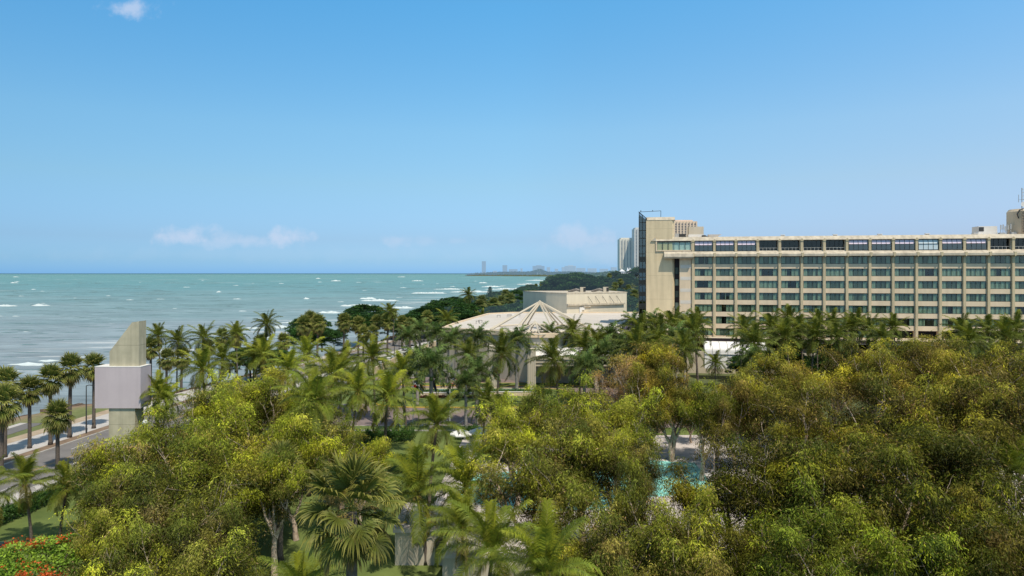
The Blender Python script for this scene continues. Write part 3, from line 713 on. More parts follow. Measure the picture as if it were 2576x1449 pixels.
# --- road, promenade, verges
def rc(y): return float(np.interp(y, [0,60,92,130,170,200,230,270,330,420,520], [-65.5,-60.4,-57.4,-53.9,-49.0,-43.5,-36.8,-28,-18,-10,4]))
YS = [20+k*6 for k in range(80)]
def strip(name, fl, fr, z, mat, thick=0., ys=YS, kind='structure'):
    V = []; F = []
    for y in ys:
        V += [(fl(y),y,z),(fr(y),y,z)]+([(fl(y),y,z-thick),(fr(y),y,z-thick)] if thick else [])
    k = 4 if thick else 2
    for i in range(len(ys)-1):
        a = i*k; F.append((a,a+1,a+k+1,a+k))
        if thick: F.append((a+2,a,a+k,a+k+2)); F.append((a+1,a+3,a+k+3,a+k+1))
    me = bpy.data.meshes.new(name); me.from_pydata(V,[],F); me.materials.append(mat); me.update()
    o = link(name, me); 
    if kind: o['kind'] = kind
    return o
strip('road', lambda y: rc(y)-5.3, lambda y: rc(y)+5.3, .02, M['asphalt'])
strip('sea_kerb', lambda y: rc(y)-5.6, lambda y: rc(y)-5.3, .15, M['kerb'], .15)
strip('garden_kerb', lambda y: rc(y)+5.3, lambda y: rc(y)+5.6, .15, M['kerb'], .15)
strip('planting_verge', lambda y: rc(y)-7.3, lambda y: rc(y)-5.6, .12, M['verge'], .12)
strip('promenade', lambda y: max(rc(y)-13.4, coast(y)+1.5), lambda y: rc(y)-7.3, .14, M['pavement'], .14)
strip('sandy_shoulder', lambda y: max(rc(y)-16.2, coast(y)+1.), lambda y: max(rc(y)-13.4, coast(y)+1.5), .02, M['sand'])
strip('garden_pavement', lambda y: rc(y)+5.6, lambda y: rc(y)+7.4, .14, M['pavement'], .14)
strip('footpath', lambda y: -78.0+(y-60)*.012, lambda y: -74.2+(y-60)*-.01, .05, M['asphalt2'], .05, ys=[40,50,60,70,80,90,100,106,109])
strip('footpath_edge', lambda y: -79.1+(y-60)*.012, lambda y: -78.0+(y-60)*.012, .08, M['pavement'], .08, ys=[40,50,60,70,80,90,100,106,109])
me = MB()
for a in (-.16,.16):
    for i in range(len(YS)-1):
        y0, y1 = YS[i], YS[i+1]; c0, c1 = rc(y0)+a, rc(y1)+a
        me.add([(c0-.06,y0,.026),(c0+.06,y0,.026),(c1+.06,y1,.026),(c1-.06,y1,.026)],[(0,1,2,3)])
o = part(me, 'centre_line', M['marky']); struct(o)
me = MB(); y = 30.
while y < 300:
    for s_ in (-2.75, 2.75):
        c0, c1 = rc(y)+s_, rc(y+3)+s_
        me.add([(c0-.08,y,.026),(c0+.08,y,.026),(c1+.08,y+3,.026),(c1-.08,y+3,.026)],[(0,1,2,3)])
    y += 9.
o = part(me, 'lane_dashes', M['markw']); struct(o)

def sheet(name, poly, z, mat, z0=None):
    mb = MB()
    if z0 is None: mb.add([(p[0],p[1],z) for p in poly], [tuple(range(len(poly)))])
    else: mb.prism(poly, z0, z)
    o = part(mb, name, mat); struct(o); return o
sheet('garden_lawn', [(-50.2,20),(8,20),(8,104),(-49.6,104)], .02, M['lawn'])
sheet('right_lawn', [(8,20),(90,20),(110,110),(8,110)], .016, M['lawn'])
sheet('pool_deck', [(-9,58),(78,52),(90,100),(30,101),(-7,100)], .06, M['deck'], 0.)
sheet('forecourt', [(-40,106),(34,106),(34,156),(-40,158)], .04, M['pavers'], 0)
# traffic islands of the hotel drive
def island(name, x0, x1, y0, y1, kerb, top, n=28, z=.16):
    cx, cy_, ax, ay = (x0+x1)/2,(y0+y1)/2,(x1-x0)/2,(y1-y0)/2
    def ring(k): return [(cx+math.copysign(abs(cos(t))**.35,cos(t))*(ax-k), cy_+math.copysign(abs(sin(t))**.6,sin(t))*(ay-k)) for t in [2*pi*i/n for i in range(n)]]
    sheet(name+'_kerb', ring(0), z, M[kerb], 0); sheet(name+'_grass', ring(.35), z+.02, M[top], .02)
island('fountain_island', -26, 12, 121.3, 142, 'kerby', 'lawn')
island('entrance_island', -24, 30, 144.5, 148.5, 'kerby', 'lawn')
island('drive_edge', -38, 1, 103.5, 106.8, 'kerb', 'lawn')
island('parking_edge', -36, -24, 124, 152, 'kerb', 'lawn')
me = MB()
for k in range(9):
    x = -17+k*2.7; me.add([(x,107.6,.048),(x+.14,107.6,.048),(x+1.2,111.2,.048),(x+1.06,111.2,.048)],[(0,1,2,3)])
me.add([(-20,117.6,.048),(-9,117.6,.048),(-9,117.8,.048),(-20,117.8,.048)],[(0,1,2,3)])
o = part(me, 'parking_lines', M['markw']); struct(o)

# pool: turquoise water in a low coping
m, nt, out = mat_new('pool_water')
tc = N(nt,'ShaderNodeTexCoord'); vo = N(nt,'ShaderNodeTexNoise',Scale=1.6,Detail=4); vo.inputs['Distortion'].default_value = .8; L(nt,tc.outputs['Object'],vo.inputs['Vector'])
cr = N(nt,'ShaderNodeValToRGB'); cr.color_ramp.elements[0].position=.35; cr.color_ramp.elements[0].color=(.22,.62,.57,1); cr.color_ramp.elements[1].position=.65; cr.color_ramp.elements[1].color=(.36,.78,.70,1)
L(nt,vo.outputs['Fac'],cr.inputs['Fac']); b=N(nt,'ShaderNodeBsdfPrincipled',Roughness=.3); b.inputs['Specular IOR Level'].default_value=.2; L(nt,cr.outputs[0],b.inputs['Base Color'])
bp=N(nt,'ShaderNodeBump',Strength=.25,Distance=.1); L(nt,vo.outputs['Fac'],bp.inputs['Height']); L(nt,bp.outputs[0],b.inputs['Normal']); L(nt,b.outputs[0],out.inputs['Surface'])
PW = m
pool = [(-6,72),(2,68.5),(9,69),(13,72.5),(19,73.5),(22.6,76),(23,86),(16,87.5),(8,86.5),(3,83),(-5,81)]
pe = empty('swimming_pool', (8,78,0), 'turquoise freeform swimming pool glimpsed between the eucalyptus crowns', 'pool')
cxp, cyp = 8.0, 78.0
loc = [(p[0]-cxp,p[1]-cyp) for p in pool]; outp = [(p[0]*1.05,p[1]*1.07) for p in loc]
mb = MB(); n = len(loc)
for i in range(n):
    j=(i+1)%n; a,b_,c,d=outp[i],outp[j],loc[j],loc[i]
    mb.add([(a[0],a[1],.13),(b_[0],b_[1],.13),(c[0],c[1],.13),(d[0],d[1],.13),(a[0],a[1],.05),(b_[0],b_[1],.05),(c[0],c[1],.07),(d[0],d[1],.07)],[(0,1,2,3),(0,4,5,1),(2,6,7,3)])
part(mb,'coping',M['white'],pe)
mb=MB(); mb.add([(p[0],p[1],.09) for p in loc],[tuple(range(n))]); part(mb,'water',PW,pe)
# round green fountain pond in front of the hall
pe = empty('fountain_pond', (-6,137.5,.16), 'long shallow green pond behind the flagpoles, in the drive island', 'pond')
mb=MB(); ring=[(12.5*cos(t),2.6*sin(t)) for t in [2*pi*i/30 for i in range(30)]]; r2=[(a*.97,b_*.9) for a,b_ in ring]
for i in range(30):
    j=(i+1)%30; mb.add([(ring[i][0],ring[i][1],0),(ring[j][0],ring[j][1],0),(ring[j][0],ring[j][1],.35),(ring[i][0],ring[i][1],.35),(r2[j][0],r2[j][1],.35),(r2[i][0],r2[i][1],.35),(r2[j][0],r2[j][1],.2),(r2[i][0],r2[i][1],.2)],[(0,1,2,3),(3,2,4,5),(5,4,6,7)])
part(mb,'rim',M['beige2'],pe)
mb=MB(); mb.add([(a,b_,.25) for a,b_ in r2],[tuple(range(30))]); part(mb,'water',surf('pond_water',(.16,.27,.17),(.11,.21,.13),.8,.15),pe)
# ================================================================== BUILDINGS
# --- the hotel: local x along the facade, local -y towards the garden
BW = 5.06; HB = (44.65, 168.3, 0); HR = math.atan2(-.9, 4.98)
hotel = empty('hotel', HB, 'long beige eight storey hotel with green curtained windows behind a row of palms', 'building', None, HR)
NB = 16; XE = NB*BW
mb = MB()                                       # wall: spandrels between the window rows, roof slab, end zone
mb.box(-3.2, XE, 1.25, 18, 0, 32.0)
rowtop = [28.0-2.92*i for i in range(8)]; WH = 1.80
for i in range(7):
    zb = rowtop[i]-WH; zt2 = rowtop[i+1] if i < 7 else 0
    mb.box(-3.2, XE, .22, 1.25, zt2+.0, zb)
mb.box(-3.2, XE, .22, 1.25, 0, rowtop[7]-WH)
for z in rowtop: mb.box(-3.2, 0, .22, 1.25, z-WH, z)
for i in range(NB+1):
    for z in rowtop: mb.box(i*BW-.40, i*BW+.40, .22, 1.25, z-WH, z)
    mb.box(i*BW-.40, i*BW+.40, .22, 1.25, 29.4, 31.95)
mb.box(-9.2, XE, .6, 18, 31.95, 32.25)
part(mb, 'wall', M['beige2'], hotel)
mb = MB(); mb.box(-3.1, XE-.1, 1.19, 1.24, 3, 31.9); part(mb, 'dark_room_backing', M['room'], hotel)  # near-black sheet behind the windows, painted for the unlit rooms
mb = MB()
mb.yzext([(-.12,31.95),(-.12,32.05),(.75,32.95),(1.1,32.95),(1.1,31.95)], -9.0, XE)
mb.xzext([(-9.0,32.95),(-10.2,32.0),(-9.0,32.0)], -.1, 1.1)
part(mb, 'parapet', M['ledge'], hotel)
mb = MB(); mb.yzext([(.25,29.45),(-.95,28.62),(-.95,28.10),(-.6,28.02),(.25,28.02)], .0, XE)
part(mb, 'balcony_band', M['ledge'], hotel)
mb = MB(); mb.yzext([(.25,29.45),(-1.2,28.75),(-1.45,28.0),(-1.2,27.6),(.25,27.6)], -13.0+6.0, -.0)
part(mb, 'corner_band', M['ledge'], hotel)
for i in range(NB+1):
    mb = MB(); x = i*BW
    mb.xzext([(x-.27,0),(x+.27,0),(x+.27,31.95),(x,32.3),(x-.27,31.95)], -.16, .22)
    mb.xzext([(x-.32,31.7),(x+.32,31.7),(x+.32,31.95),(x,32.38),(x-.32,31.95)], -.28, -.16)
    mb.xzext([(x-.27,28.9),(x+.27,28.9),(x+.27,28.2),(x,27.85),(x-.27,28.2)], -1.02, -.16)
    part(mb, 'pillar', M['pillar'], hotel)
for k in range(5):
    mb = MB(); mb.box(-3.05, -.42, .19, .22, rowtop[k]-WH-.98, rowtop[k]-WH-.18); part(mb, 'repair_patch', M['patch'], hotel)
# room windows, four panes each
WX = 4.26
def win_frame(npan, W, H, t=.075, y=.31):
    mb = MB(); h = W/2
    mb.box(-h,h,y-.04,y+.04,H-t*1.2,H); mb.box(-h,h,y-.04,y+.04,0,t*1.2)
    for i in range(npan+1):
        x = -h+t/2+(W-t)*i/npan; mb.box(x-t/2,x+t/2,y-.038,y+.038,t*1.2,H-t*1.2)
    return mb.mesh('window_frame', M['frame'])
def win_pane(W, H, y=.31): 
    mb = MB(); mb.add([(-W/2,y,0.02),(W/2,y,.02),(W/2,y,H-.02),(-W/2,y,H-.02)],[(0,1,2,3)]); return mb.mesh('window_pane', M['glass'])
def curtain(segs, W, H, y=.50):
    """segs: list of (x0,x1,kind) in fractions of the width, kind 0 bright 1 dark sheer; one mesh per drape"""
    runs = [[segs[0]]]
    for s_ in segs[1:]:
        if s_[0]-runs[-1][-1][1] < .01: runs[-1].append(s_)
        else: runs.append([s_])
    return [curtain_run(r_, W, H, y) for r_ in runs]
def curtain_run(segs, W, H, y):
    mb = MB()
    for a, b_, kd in segs:
        mb.cur = kd; x0, x1 = -W/2+a*W, -W/2+b_*W; n = max(3, int((x1-x0)/.09)); vs = []; 
        for i in range(n+1):
            x = x0+(x1-x0)*i/n; yy = y+.05*sin(i*1.9)+.03*sin(i*.7)
            vs += [(x,yy,.05),(x,yy,H-.05)]
        mb.add(vs, [(2*i,2*i+2,2*i+3,2*i+1) for i in range(n)])
    return mb.mesh('curtain', [M['curtain'],M['curtain2']])
WF = win_frame(4, WX, WH); WP = win_pane(WX, WH)
CUR = [curtain(s, WX, WH) for s in (
    [(0,.26,0),(.26,.76,1),(.76,1,0)],
    [(0,.25,0),(.25,.52,1),(.52,.66,0),(.66,.78,1),(.78,1,0)],
    [(0,.48,0),(.48,1,0)],
    [(0,.24,0),(.24,.48,1),(.48,1,0)],
    [(0,.22,0),(.52,.56,0),(.76,1,0)],
    [(0,.32,0),(.58,1,0)],
    [(0,.14,0),(.75,1,0)],
    [(0,.24,0),(.24,.76,1),(.76,.96,0)],
    [(0,.3,0),(.3,.5,1),(.5,.72,1),(.72,1,0)],
    [(.0,.36,0),(.82,1,0)])]
pat = [[4,0,0,1,0,1,1,1,0,0,3,0,0,8,1,0],
       [5,0,0,6,5,1,2,0,0,0,9,2,2,5,0,3],
       [6,7,0,2,9,7,0,0,7,1,0,0,0,2,0,0],
       [5,4,0,0,0,1,0,8,1,0,0,0,1,0,0,9],
       [2,5,0,7,5,8,0,0,0,2,2,5,2,2,6,0],
       [2,5,2,2,0,3,8,0,0,6,9,5,0,3,3,0],
       [0,0,1,2,0,3,0,8,0,0,4,0,0,2,1,0]]
for i in range(7):
    for k in range(NB-1 if i < 6 else 9):
        o = link('window', WF, hotel, ((k+.5)*BW, 0, rowtop[i]-WH))
        link('pane', WP, o); [link('curtain', c_, o) for c_ in CUR[pat[i][k]]]
# top floor: sloping sun-room glass or dark recessed balconies with a rail
TZ, TH = 29.45, 2.5
def sunroom(matu, matl):
    mb = MB(); H = TH
    mb.cur = 0
    ys = [(.05,0),(.05,H*.55),(.38,H*.98)]
    for (ya,za),(yb,zb) in ((ys[0],ys[1]),(ys[1],ys[2])):
        for i in range(5):
            x = -2.1+4.2*i/4; mb.add([(x-.045,ya,za),(x+.045,ya,za),(x+.045,yb,zb),(x-.045,yb,zb),(x-.045,ya+.08,za),(x+.045,ya+.08,za),(x+.045,yb+.08,zb),(x-.045,yb+.08,zb)],[(0,1,2,3),(0,3,7,4),(1,5,6,2)])
    for y,z in ((.03,0),(.03,H*.55),(.35,H*.97)): mb.box(-2.14,2.14,y-.03,y+.05,z-.05,z+.05)
    f = mb.mesh('sunroom_frame', M['frame'])
    mb = MB(); mb.add([(-2.1,.09,H*.55),(2.1,.09,H*.55),(2.1,.40,H*.97),(-2.1,.40,H*.97)],[(0,1,2,3)]); up = mb.mesh('blind', M[matu])
    mb = MB(); mb.add([(-2.1,.09,.02),(2.1,.09,.02),(2.1,.09,H*.55),(-2.1,.09,H*.55)],[(0,1,2,3)]); lo = mb.mesh('pane', M[matl])
    return f, up, lo
SR = sunroom('lilac','glassdark'); SRW = sunroom('lilac2','lilac2')
mb = MB(); mb.box(-2.13,2.13,1.06,1.14,0,.06); mb.box(-2.13,2.13,1.06,1.14,TH-.12,TH)
for i in range(5): mb.box(-2.13+4.18*i/4,-2.13+4.18*i/4+.08,1.05,1.13,.06,TH-.12)
BF = mb.mesh('balcony_door_frame', M['frame'])
mb = MB(); mb.box(-2.13,2.13,.28,.32,.62,.67)
for i in range(6): mb.box(-2.1+4.16*i/5,-2.1+4.16*i/5+.04,.28,.32,0,.62)
RAIL = mb.mesh('balcony_rail', M['white'])
mb = MB(); mb.add([(-2.1,1.1,.05),(2.1,1.1,.05),(2.1,1.1,TH-.1),(-2.1,1.1,TH-.1)],[(0,1,2,3)]); BP = mb.mesh('balcony_pane', M['glassdim'])
top = 'sssbbbbsssWssbbb'
for k in range(NB-1):
    loc_ = ((k+.5)*BW,0,TZ); t_ = top[k]
    if t_ == 'b':
        o = link('balcony_door', BF, hotel, loc_); link('pane', BP, o); link('rail', RAIL, o)
    else:
        f_, u_, l_ = SRW if t_ == 'W' else SR
        o = link('sunroom_window', f_, hotel, loc_); link('blind', u_, o); link('pane', l_, o)
# projecting corner window on the tower side
mb = MB(); mb.box(-9.0,-.45,-.05,.6,29.45,29.7); mb.box(-9.0,-8.7,-.05,.6,29.7,31.95); mb.box(-.5,-.27,-.05,.6,29.7,31.95)
part(mb,'corner_window_surround',M['beige2'],hotel)
mb = MB()
for i in range(7): x=-8.7+8.2*i/6; mb.box(x-.05,x+.05,0,.1,29.7,31.7)
mb.box(-8.7,-.5,0,.1,31.65,31.95); o = part(mb,'corner_window',M['frame'],hotel)
mb = MB(); mb.add([(-8.65,.06,29.7),(-.55,.06,29.7),(-.55,.06,31.65),(-8.65,.06,31.65)],[(0,1,2,3)]); part(mb,'pane',M['glass'],o)
mb = MB(); mb.add([(-8.65,.3,29.7),(-.55,.3,29.7),(-.55,.3,31.65),(-8.65,.3,31.65)],[(0,1,2,3)]); part(mb,'blind',M['lilac2'],o)
# slot of stair windows between the tower and the end wall
mb = MB(); mb.box(-4.4,-3.2,1.9,6,0,31.9); part(mb,'stair_slot',M['brown'],hotel)
for k in range(8):
    z = 25.5-2.92*k; mb = MB()
    mb.box(-4.32,-3.28,1.78,1.88,z-1.8,z-1.7); mb.box(-4.32,-3.28,1.78,1.88,z-.1,z); mb.box(-4.32,-4.22,1.78,1.88,z-1.7,z-.1); mb.box(-3.38,-3.28,1.78,1.88,z-1.7,z-.1)
    o = part(mb,'stair_window',M['frame'],hotel)
    mb = MB(); mb.add([(-4.22,1.85,z-1.7),(-3.38,1.85,z-1.7),(-3.38,1.85,z-.1),(-4.22,1.85,z-.1)],[(0,1,2,3)]); part(mb,'pane',M['curtain'] if k in (1,3,4) else M['curtain2'],o)
# stair tower
mb = MB(); TX0, TX1 = -11.35, -5.0
mb.prism([(TX0,.2),(TX1,.2),(-4.4,1.3),(-4.4,13),(TX0,13)], 0, 37.2)
part(mb,'tower_wall',M['beige'],hotel)
mb = MB(); mb.yzext([(.12,37.2),(.9,38.0),(13,38.0),(13,37.2)], TX0+.0, -4.35); part(mb,'tower_parapet',M['ledge'],hotel)
# dark glazed shaft with a slanted head
mb = MB(); GX0, GX1 = -13.15, TX0-.02
mb.add([(GX0,.9,0),(GX1,.9,0),(GX1,9,0),(GX0,9,0),(GX0,.9,38.7),(GX1,.9,37.4),(GX1,9,37.4),(GX0,9,38.7)],[(4,5,6,7),(1,2,6,5),(2,3,7,6),(3,0,4,7)])
part(mb,'glass_shaft_body',M['brown'],hotel)
mb = MB()
for x in (GX0,(GX0+GX1)/2-.08,GX1-.16): 
    tz = 39.3-1.75*(x-GX0)/(GX1-GX0); mb.box(x,x+.16,.1,.3,0,tz)
z = 1.5; k = 0
while z < 37.5: mb.box(GX0+.16,GX1-.16,.12,.28,z-.10,z+.10); z += 1.95
for k in range(9): mb.box(GX0+.16,GX1-.16,.14,.26,27.0-2.92*k,28.1-2.92*k)
mb.add([(GX0-.05,.05,39.45),(GX1+.25,.05,37.6),(GX1+.25,.3,37.6),(GX0-.05,.3,39.45),(GX0-.05,.05,39.2),(GX1+.25,.05,37.35),(GX1+.25,.3,37.35),(GX0-.05,.3,39.2)],[(0,1,2,3),(4,7,6,5),(0,4,5,1),(2,6,7,3),(0,3,7,4),(1,5,6,2)])
o = part(mb,'glass_shaft',M['frame'],hotel)
mb = MB(); mb.add([(GX0,.2,0),(GX1,.2,0),(GX1,.2,37.4),(GX0,.2,39.2)],[(0,1,2,3)]); mb.add([(GX0,.9,0),(GX0,.2,0),(GX0,.2,39.2),(GX0,.9,38.7)],[(0,1,2,3)])
part(mb,'pane',M['glassdark'],o)
mb = MB(); mb.tube([(GX0+.2,.3,39.3),(TX0+3.6,.3,39.5)],.06,5); mb.tube([(TX0+3.6,.3,39.5),(TX0+3.6,1.0,37.9)],.06,5); mb.tube([(TX0+1.6,.3,39.4),(TX0+1.6,.3,39.7)],.1,5); mb.tube([(GX0+.5,.3,39.35),(GX0+.5,.3,39.7)],.1,5)
part(mb,'roof_davit',M['darkmetal'],hotel)
# low podium along the foot of the hotel
mb = MB(); mb.box(-3.2,XE,-4.5,.2,0,5.2); mb.box(-3.3,XE,-4.8,.15,7.6,8.35); part(mb,'podium',M['hallwall'],hotel)
mb = MB(); mb.box(-3.3,XE,-4.85,-4.78,7.75,8.5); part(mb,'podium_fascia',M['brown'],hotel)

# roof plant on the left end
def hbox(name, parts_, label, cat, mat, parent=None):
    pass
def hl(x, y, z):   # hotel local to world
    c, s_ = cos(HR), sin(HR); return (HB[0]+x*c-y*s_, HB[1]+x*s_+y*c, z)
e = empty('lift_motor_room', hl(-.6,6,32.25), 'beige rooftop plant block with white base beside the hotel tower', 'rooftop block', None, HR)
mb = MB(); mb.box(0,3.7,0,4,1.6,3.6); part(mb,'wall',M['hallwall'],e); mb = MB(); mb.box(-.1,3.8,-.1,4.1,.7,1.6); part(mb,'base_band',M['white'],e)
mb = MB(); mb.box(.1,3.6,.1,3.9,0,.7); part(mb,'plinth',M['hallwall'],e)
e = empty('cooling_unit', hl(-4.2,5,32.25), 'grey rooftop cooling units with louvres left of the beige plant block', 'cooling unit', None, HR)
mb = MB(); mb.box(0,1.1,0,2,0,1.8); part(mb,'casing',M['greymetal'],e); mb = MB(); mb.box(1.15,2.75,0,2,.6,1.7); part(mb,'louvre_box',M['darkmetal'],e)
mb = MB(); mb.box(1.2,2.7,.1,1.9,0,.6); part(mb,'stand',M['greymetal'],e)
e = empty('exhaust_duct', hl(2.6,5.5,32.25), 'curved dark metal exhaust duct on the hotel roof', 'duct', None, HR)
mb = MB(); mb.tube([(0,0,.9),(.8,0,.95),(1.3,0,.7),(1.5,0,.1)],.45,8); part(mb,'pipe',M['darkmetal'],e,True)
e = empty('roof_hood', hl(4.3,5,32.25), 'pale flared ventilation hood on the hotel roof near the plant block', 'vent hood', None, HR)
mb = MB(); mb.prism([(0,0),(2.2,0),(2.2,2),(0,2)],.95,1.5,[(-.2,-.2),(3.1,-.2),(3.1,2.2),(-.2,2.2)]); part(mb,'cap',M['white'],e)
mb = MB(); mb.box(.1,1.9,.1,1.9,.0,.9); part(mb,'body',M['greymetal'],e)
for q,(x_) in enumerate((21.6,33.6,43.6,54.0,64.3)):
    e = empty('roof_vent', hl(x_,3,32.2), 'small pale cap vent on the hotel parapet, %s from the left' % ['first','second','third','fourth','fifth'][q], 'roof vent', 'cap vents along the hotel roof', HR)
    mb = MB(); mb.box(-.35,.35,-.3,.3,.0,1.0); part(mb,'stub',M['greymetal'],e); mb = MB(); mb.box(-.5,.5,-.4,.4,1.0,1.2); part(mb,'cap',M['white'],e)
# right end plant, antennas, water tank
e = empty('air_handling_unit', hl(66.6,7,32.25), 'large white rooftop air handling unit with a dark intake grille', 'air unit', None, HR)
mb = MB(); mb.prism([(0,0),(4.3,0),(4.3,3.5),(0,3.5)],0,1.6,[(.2,0),(4.3,0),(4.3,3.5),(.2,3.5)]); mb.box(.25,4.25,.05,3.4,1.6,2.95); part(mb,'casing',M['white'],e)
mb = MB(); mb.box(.3,1.35,-.02,.05,1.75,2.75); part(mb,'intake_grille',M['darkmetal'],e)
e = empty('antenna_array', hl(70.6,6,32.25), 'group of slim panel antennas above grey cabinets on the hotel roof', 'antennas', None, HR)
mb = MB()
for k,(x,h) in enumerate([(.5,3.2),(1.0,3.3),(1.45,2.9),(2.0,3.2),(2.6,3.4)]): mb.tube([(x,0,0),(x,0,h)],.07,5); mb.box(x-.13,x+.13,-.15,-.03,h-1.2,h-.1)
mb.tube([(.4,0,2.2),(2.7,0,2.2)],.03,4); part(mb,'masts',M['greymetal'],e)
mb = MB(); mb.box(.1,1.3,-.6,.4,0,1.3); mb.box(1.5,2.3,-.6,.4,0,.9); mb.box(2.5,3.6,-.6,.4,.1,1.4); part(mb,'cabinets',M['greymetal'],e)
mb = MB(); mb.box(0,3.2,-.9,.6,-.02,.1); part(mb,'platform',M['darkmetal'],e)
e = empty('water_tank', hl(77.8,8,32.25), 'round beige rooftop water tank with caged ladder and pipes', 'water tank', None, HR)
mb = MB(); ring = [(4.1*cos(t),4.1*sin(t)) for t in [2*pi*i/32 for i in range(32)]]; mb.prism(ring,0,6.3,None); mb.prism(ring,6.3,6.9,[(a*.9,b_*.9) for a,b_ in ring]); part(mb,'shell',M['beige2'],e)
mb = MB()
for x in (-2.9,-2.5): mb.tube([(x,-3.4,0),(x,-3.4,6.2),(x+.6,-2.6,7.0)],.05,4)
for k in range(16): mb.box(-2.9,-2.5,-3.42,-3.38,.3+k*.38,.36+k*.38)
for k in range(7): mb.box(-3.0,-2.4,-4.0,-3.95,1.5+k*.7,1.6+k*.7)
part(mb,'ladder',M['darkmetal'],e)
mb = MB(); mb.tube([(-3.3,-2.8,4.6),(-3.6,-2.8,5.6),(-3.1,-2.8,6.6),(-1.9,-2.8,7.0),(-1.2,-2.4,7.05)],.13,6); part(mb,'pipe',M['darkmetal'],e)
e = empty('antenna_mast', hl(75.9,6.6,39.15), 'lattice antenna mast with round dish standing on the water tank', 'antenna mast', None, HR)
mb = MB(); 
for dx in (-.0,1.3): mb.tube([(dx,0,0),(dx,0,5.0+dx)],.10,5)
for k in range(6): mb.tube([(0,0,.6+k*.8),(1.3,0,1.0+k*.8)],.05,4); mb.tube([(-.7,0,2.2),(1.6,0,2.2)],.035,4)
mb.tube([(-.7,0,1.6),(-.7,0,3.4)],.06,5); mb.tube([(.5,0,2.2),(.5,0,4.4)],.05,5); part(mb,'mast',M['greymetal'],e)
mb = MB(); r_=[(.62*cos(t),.62*sin(t)) for t in [2*pi*i/20 for i in range(20)]]; mb.add([(.2+a,-.4,1.1+b_) for a,b_ in r_]+[(.2+a*.7,-.15,1.1+b_*.7) for a,b_ in r_],[tuple(range(20))]+[(i,(i+1)%20,20+(i+1)%20,20+i) for i in range(20)]); part(mb,'dish',M['white'],e)

# --- white vaulted canopy at the foot of the hotel
e = empty('vaulted_canopy', (45.8,156.5,0), 'glossy white vaulted entrance canopy in front of the hotel', 'canopy', None, HR)
mw = surf('canopy_panel',(.92,.90,.88),(.87,.85,.83),.5,.25,spec=.5)
for k in range(4):
    mb = MB(); x0 = -1.9+k*3.35; pr = []
    for i in range(9):
        t = pi/2*i/8; pr.append((-3.4*sin(t), 8.4-1.9*(1-cos(t))-.0))
    pr2 = pr+[(-3.45,2.6)]
    vs = []; 
    for (y,z) in pr2: vs += [(x0+.06,y,z),(x0+3.29,y,z)]
    mb.add(vs,[(2*i,2*i+1,2*i+3,2*i+2) for i in range(len(pr2)-1)])
    mb.add([(x0+.06,y,z) for y,z in pr2]+[(x0+.06,0,2.6),(x0+.06,0,8.4)],[tuple(range(len(pr2)+2))])
    part(mb,'vault_panel',mw,e)
mb = MB()
for k in range(9):
    x0 = -1.9+k*3.35/2
    for i in range(len(pr2)-1): mb.tube([(x0,pr2[i][0]-.04,pr2[i][1]+.03),(x0,pr2[i+1][0]-.04,pr2[i+1][1]+.03)],.05,4,False)
mb.box(-2,11.6,-3.56,-3.46,5.75,5.85); part(mb,'ribs',M['greymetal'],e)

# --- conference hall with the wide pale roof
RZ = 10.6
poly = [(4.2,148.6),(30,147.0),(44,170),(44,229),(.3,229),(-7.7,222),(-14.9,181),(-16.6,165),(-3.5,155.5)]
hall = empty('conference_hall', (8,180,0), 'low beige conference hall with a wide pale flat roof behind the palms', 'building')
def lp(P, c=(8,180)): return [(p[0]-c[0],p[1]-c[1]) for p in P]
mb = MB(); mb.prism(lp(poly),0,RZ-.05); part(mb,'wall',M['hallwall'],hall)
def shrink(P,k):
    cx=sum(p[0] for p in P)/len(P); cy_=sum(p[1] for p in P)/len(P); return [(cx+(p[0]-cx)*k,cy_+(p[1]-cy_)*k) for p in P]
P1 = lp(poly); P2 = shrink(P1,1.015); P3 = shrink(P1,.985); n = len(P1); mb = MB()
mb.prism(P3,RZ-.05,RZ+.05); part(mb,'roof',M['hallroof'],hall)
mb = MB()
for i in range(n):
    j=(i+1)%n; a,b_,c,d=P2[i],P2[j],P3[j],P3[i]
    mb.add([(a[0],a[1],RZ-.6),(b_[0],b_[1],RZ-.6),(b_[0],b_[1],RZ+.35),(a[0],a[1],RZ+.35),(d[0],d[1],RZ+.35),(c[0],c[1],RZ+.35),(d[0],d[1],RZ+.05),(c[0],c[1],RZ+.05)],[(0,1,2,3),(3,2,5,4),(4,5,7,6)])
part(mb,'parapet',M['beige2'],hall)
mb = MB()
for k in range(16): mb.add([(-22+k*.4,-12+k*3.2,RZ+.056),(30,-12+k*3.2-1.2,RZ+.056),(30,-12+k*3.2-.9,RZ+.056),(-22+k*.4,-12+k*3.2+.3,RZ+.056)],[(0,1,2,3)])
part(mb,'roof_seams',surf('roof_seam',(.50,.455,.40),(.44,.40,.36),.3,.8),hall)
mb = MB()
for (x,y) in [(-17,0),(-16.5,3),(-12,25),(-9,27),(-8.5,27),(-6,30),(-2,34)]: mb.box(x-.5,x+.5,y-.04,y+.04,RZ+.7,RZ+.8); mb.box(x-.5,x-.4,y-.05,y+.05,RZ+.05,RZ+.7); mb.box(x+.4,x+.5,y-.05,y+.05,RZ+.05,RZ+.7)
part(mb,'pipe_rail',M['darkmetal'],hall)
mb = MB(); mb.box(-8.0,-6.2,20,22,RZ+.05,RZ+1.1); part(mb,'roof_hatch',M['white'],hall)
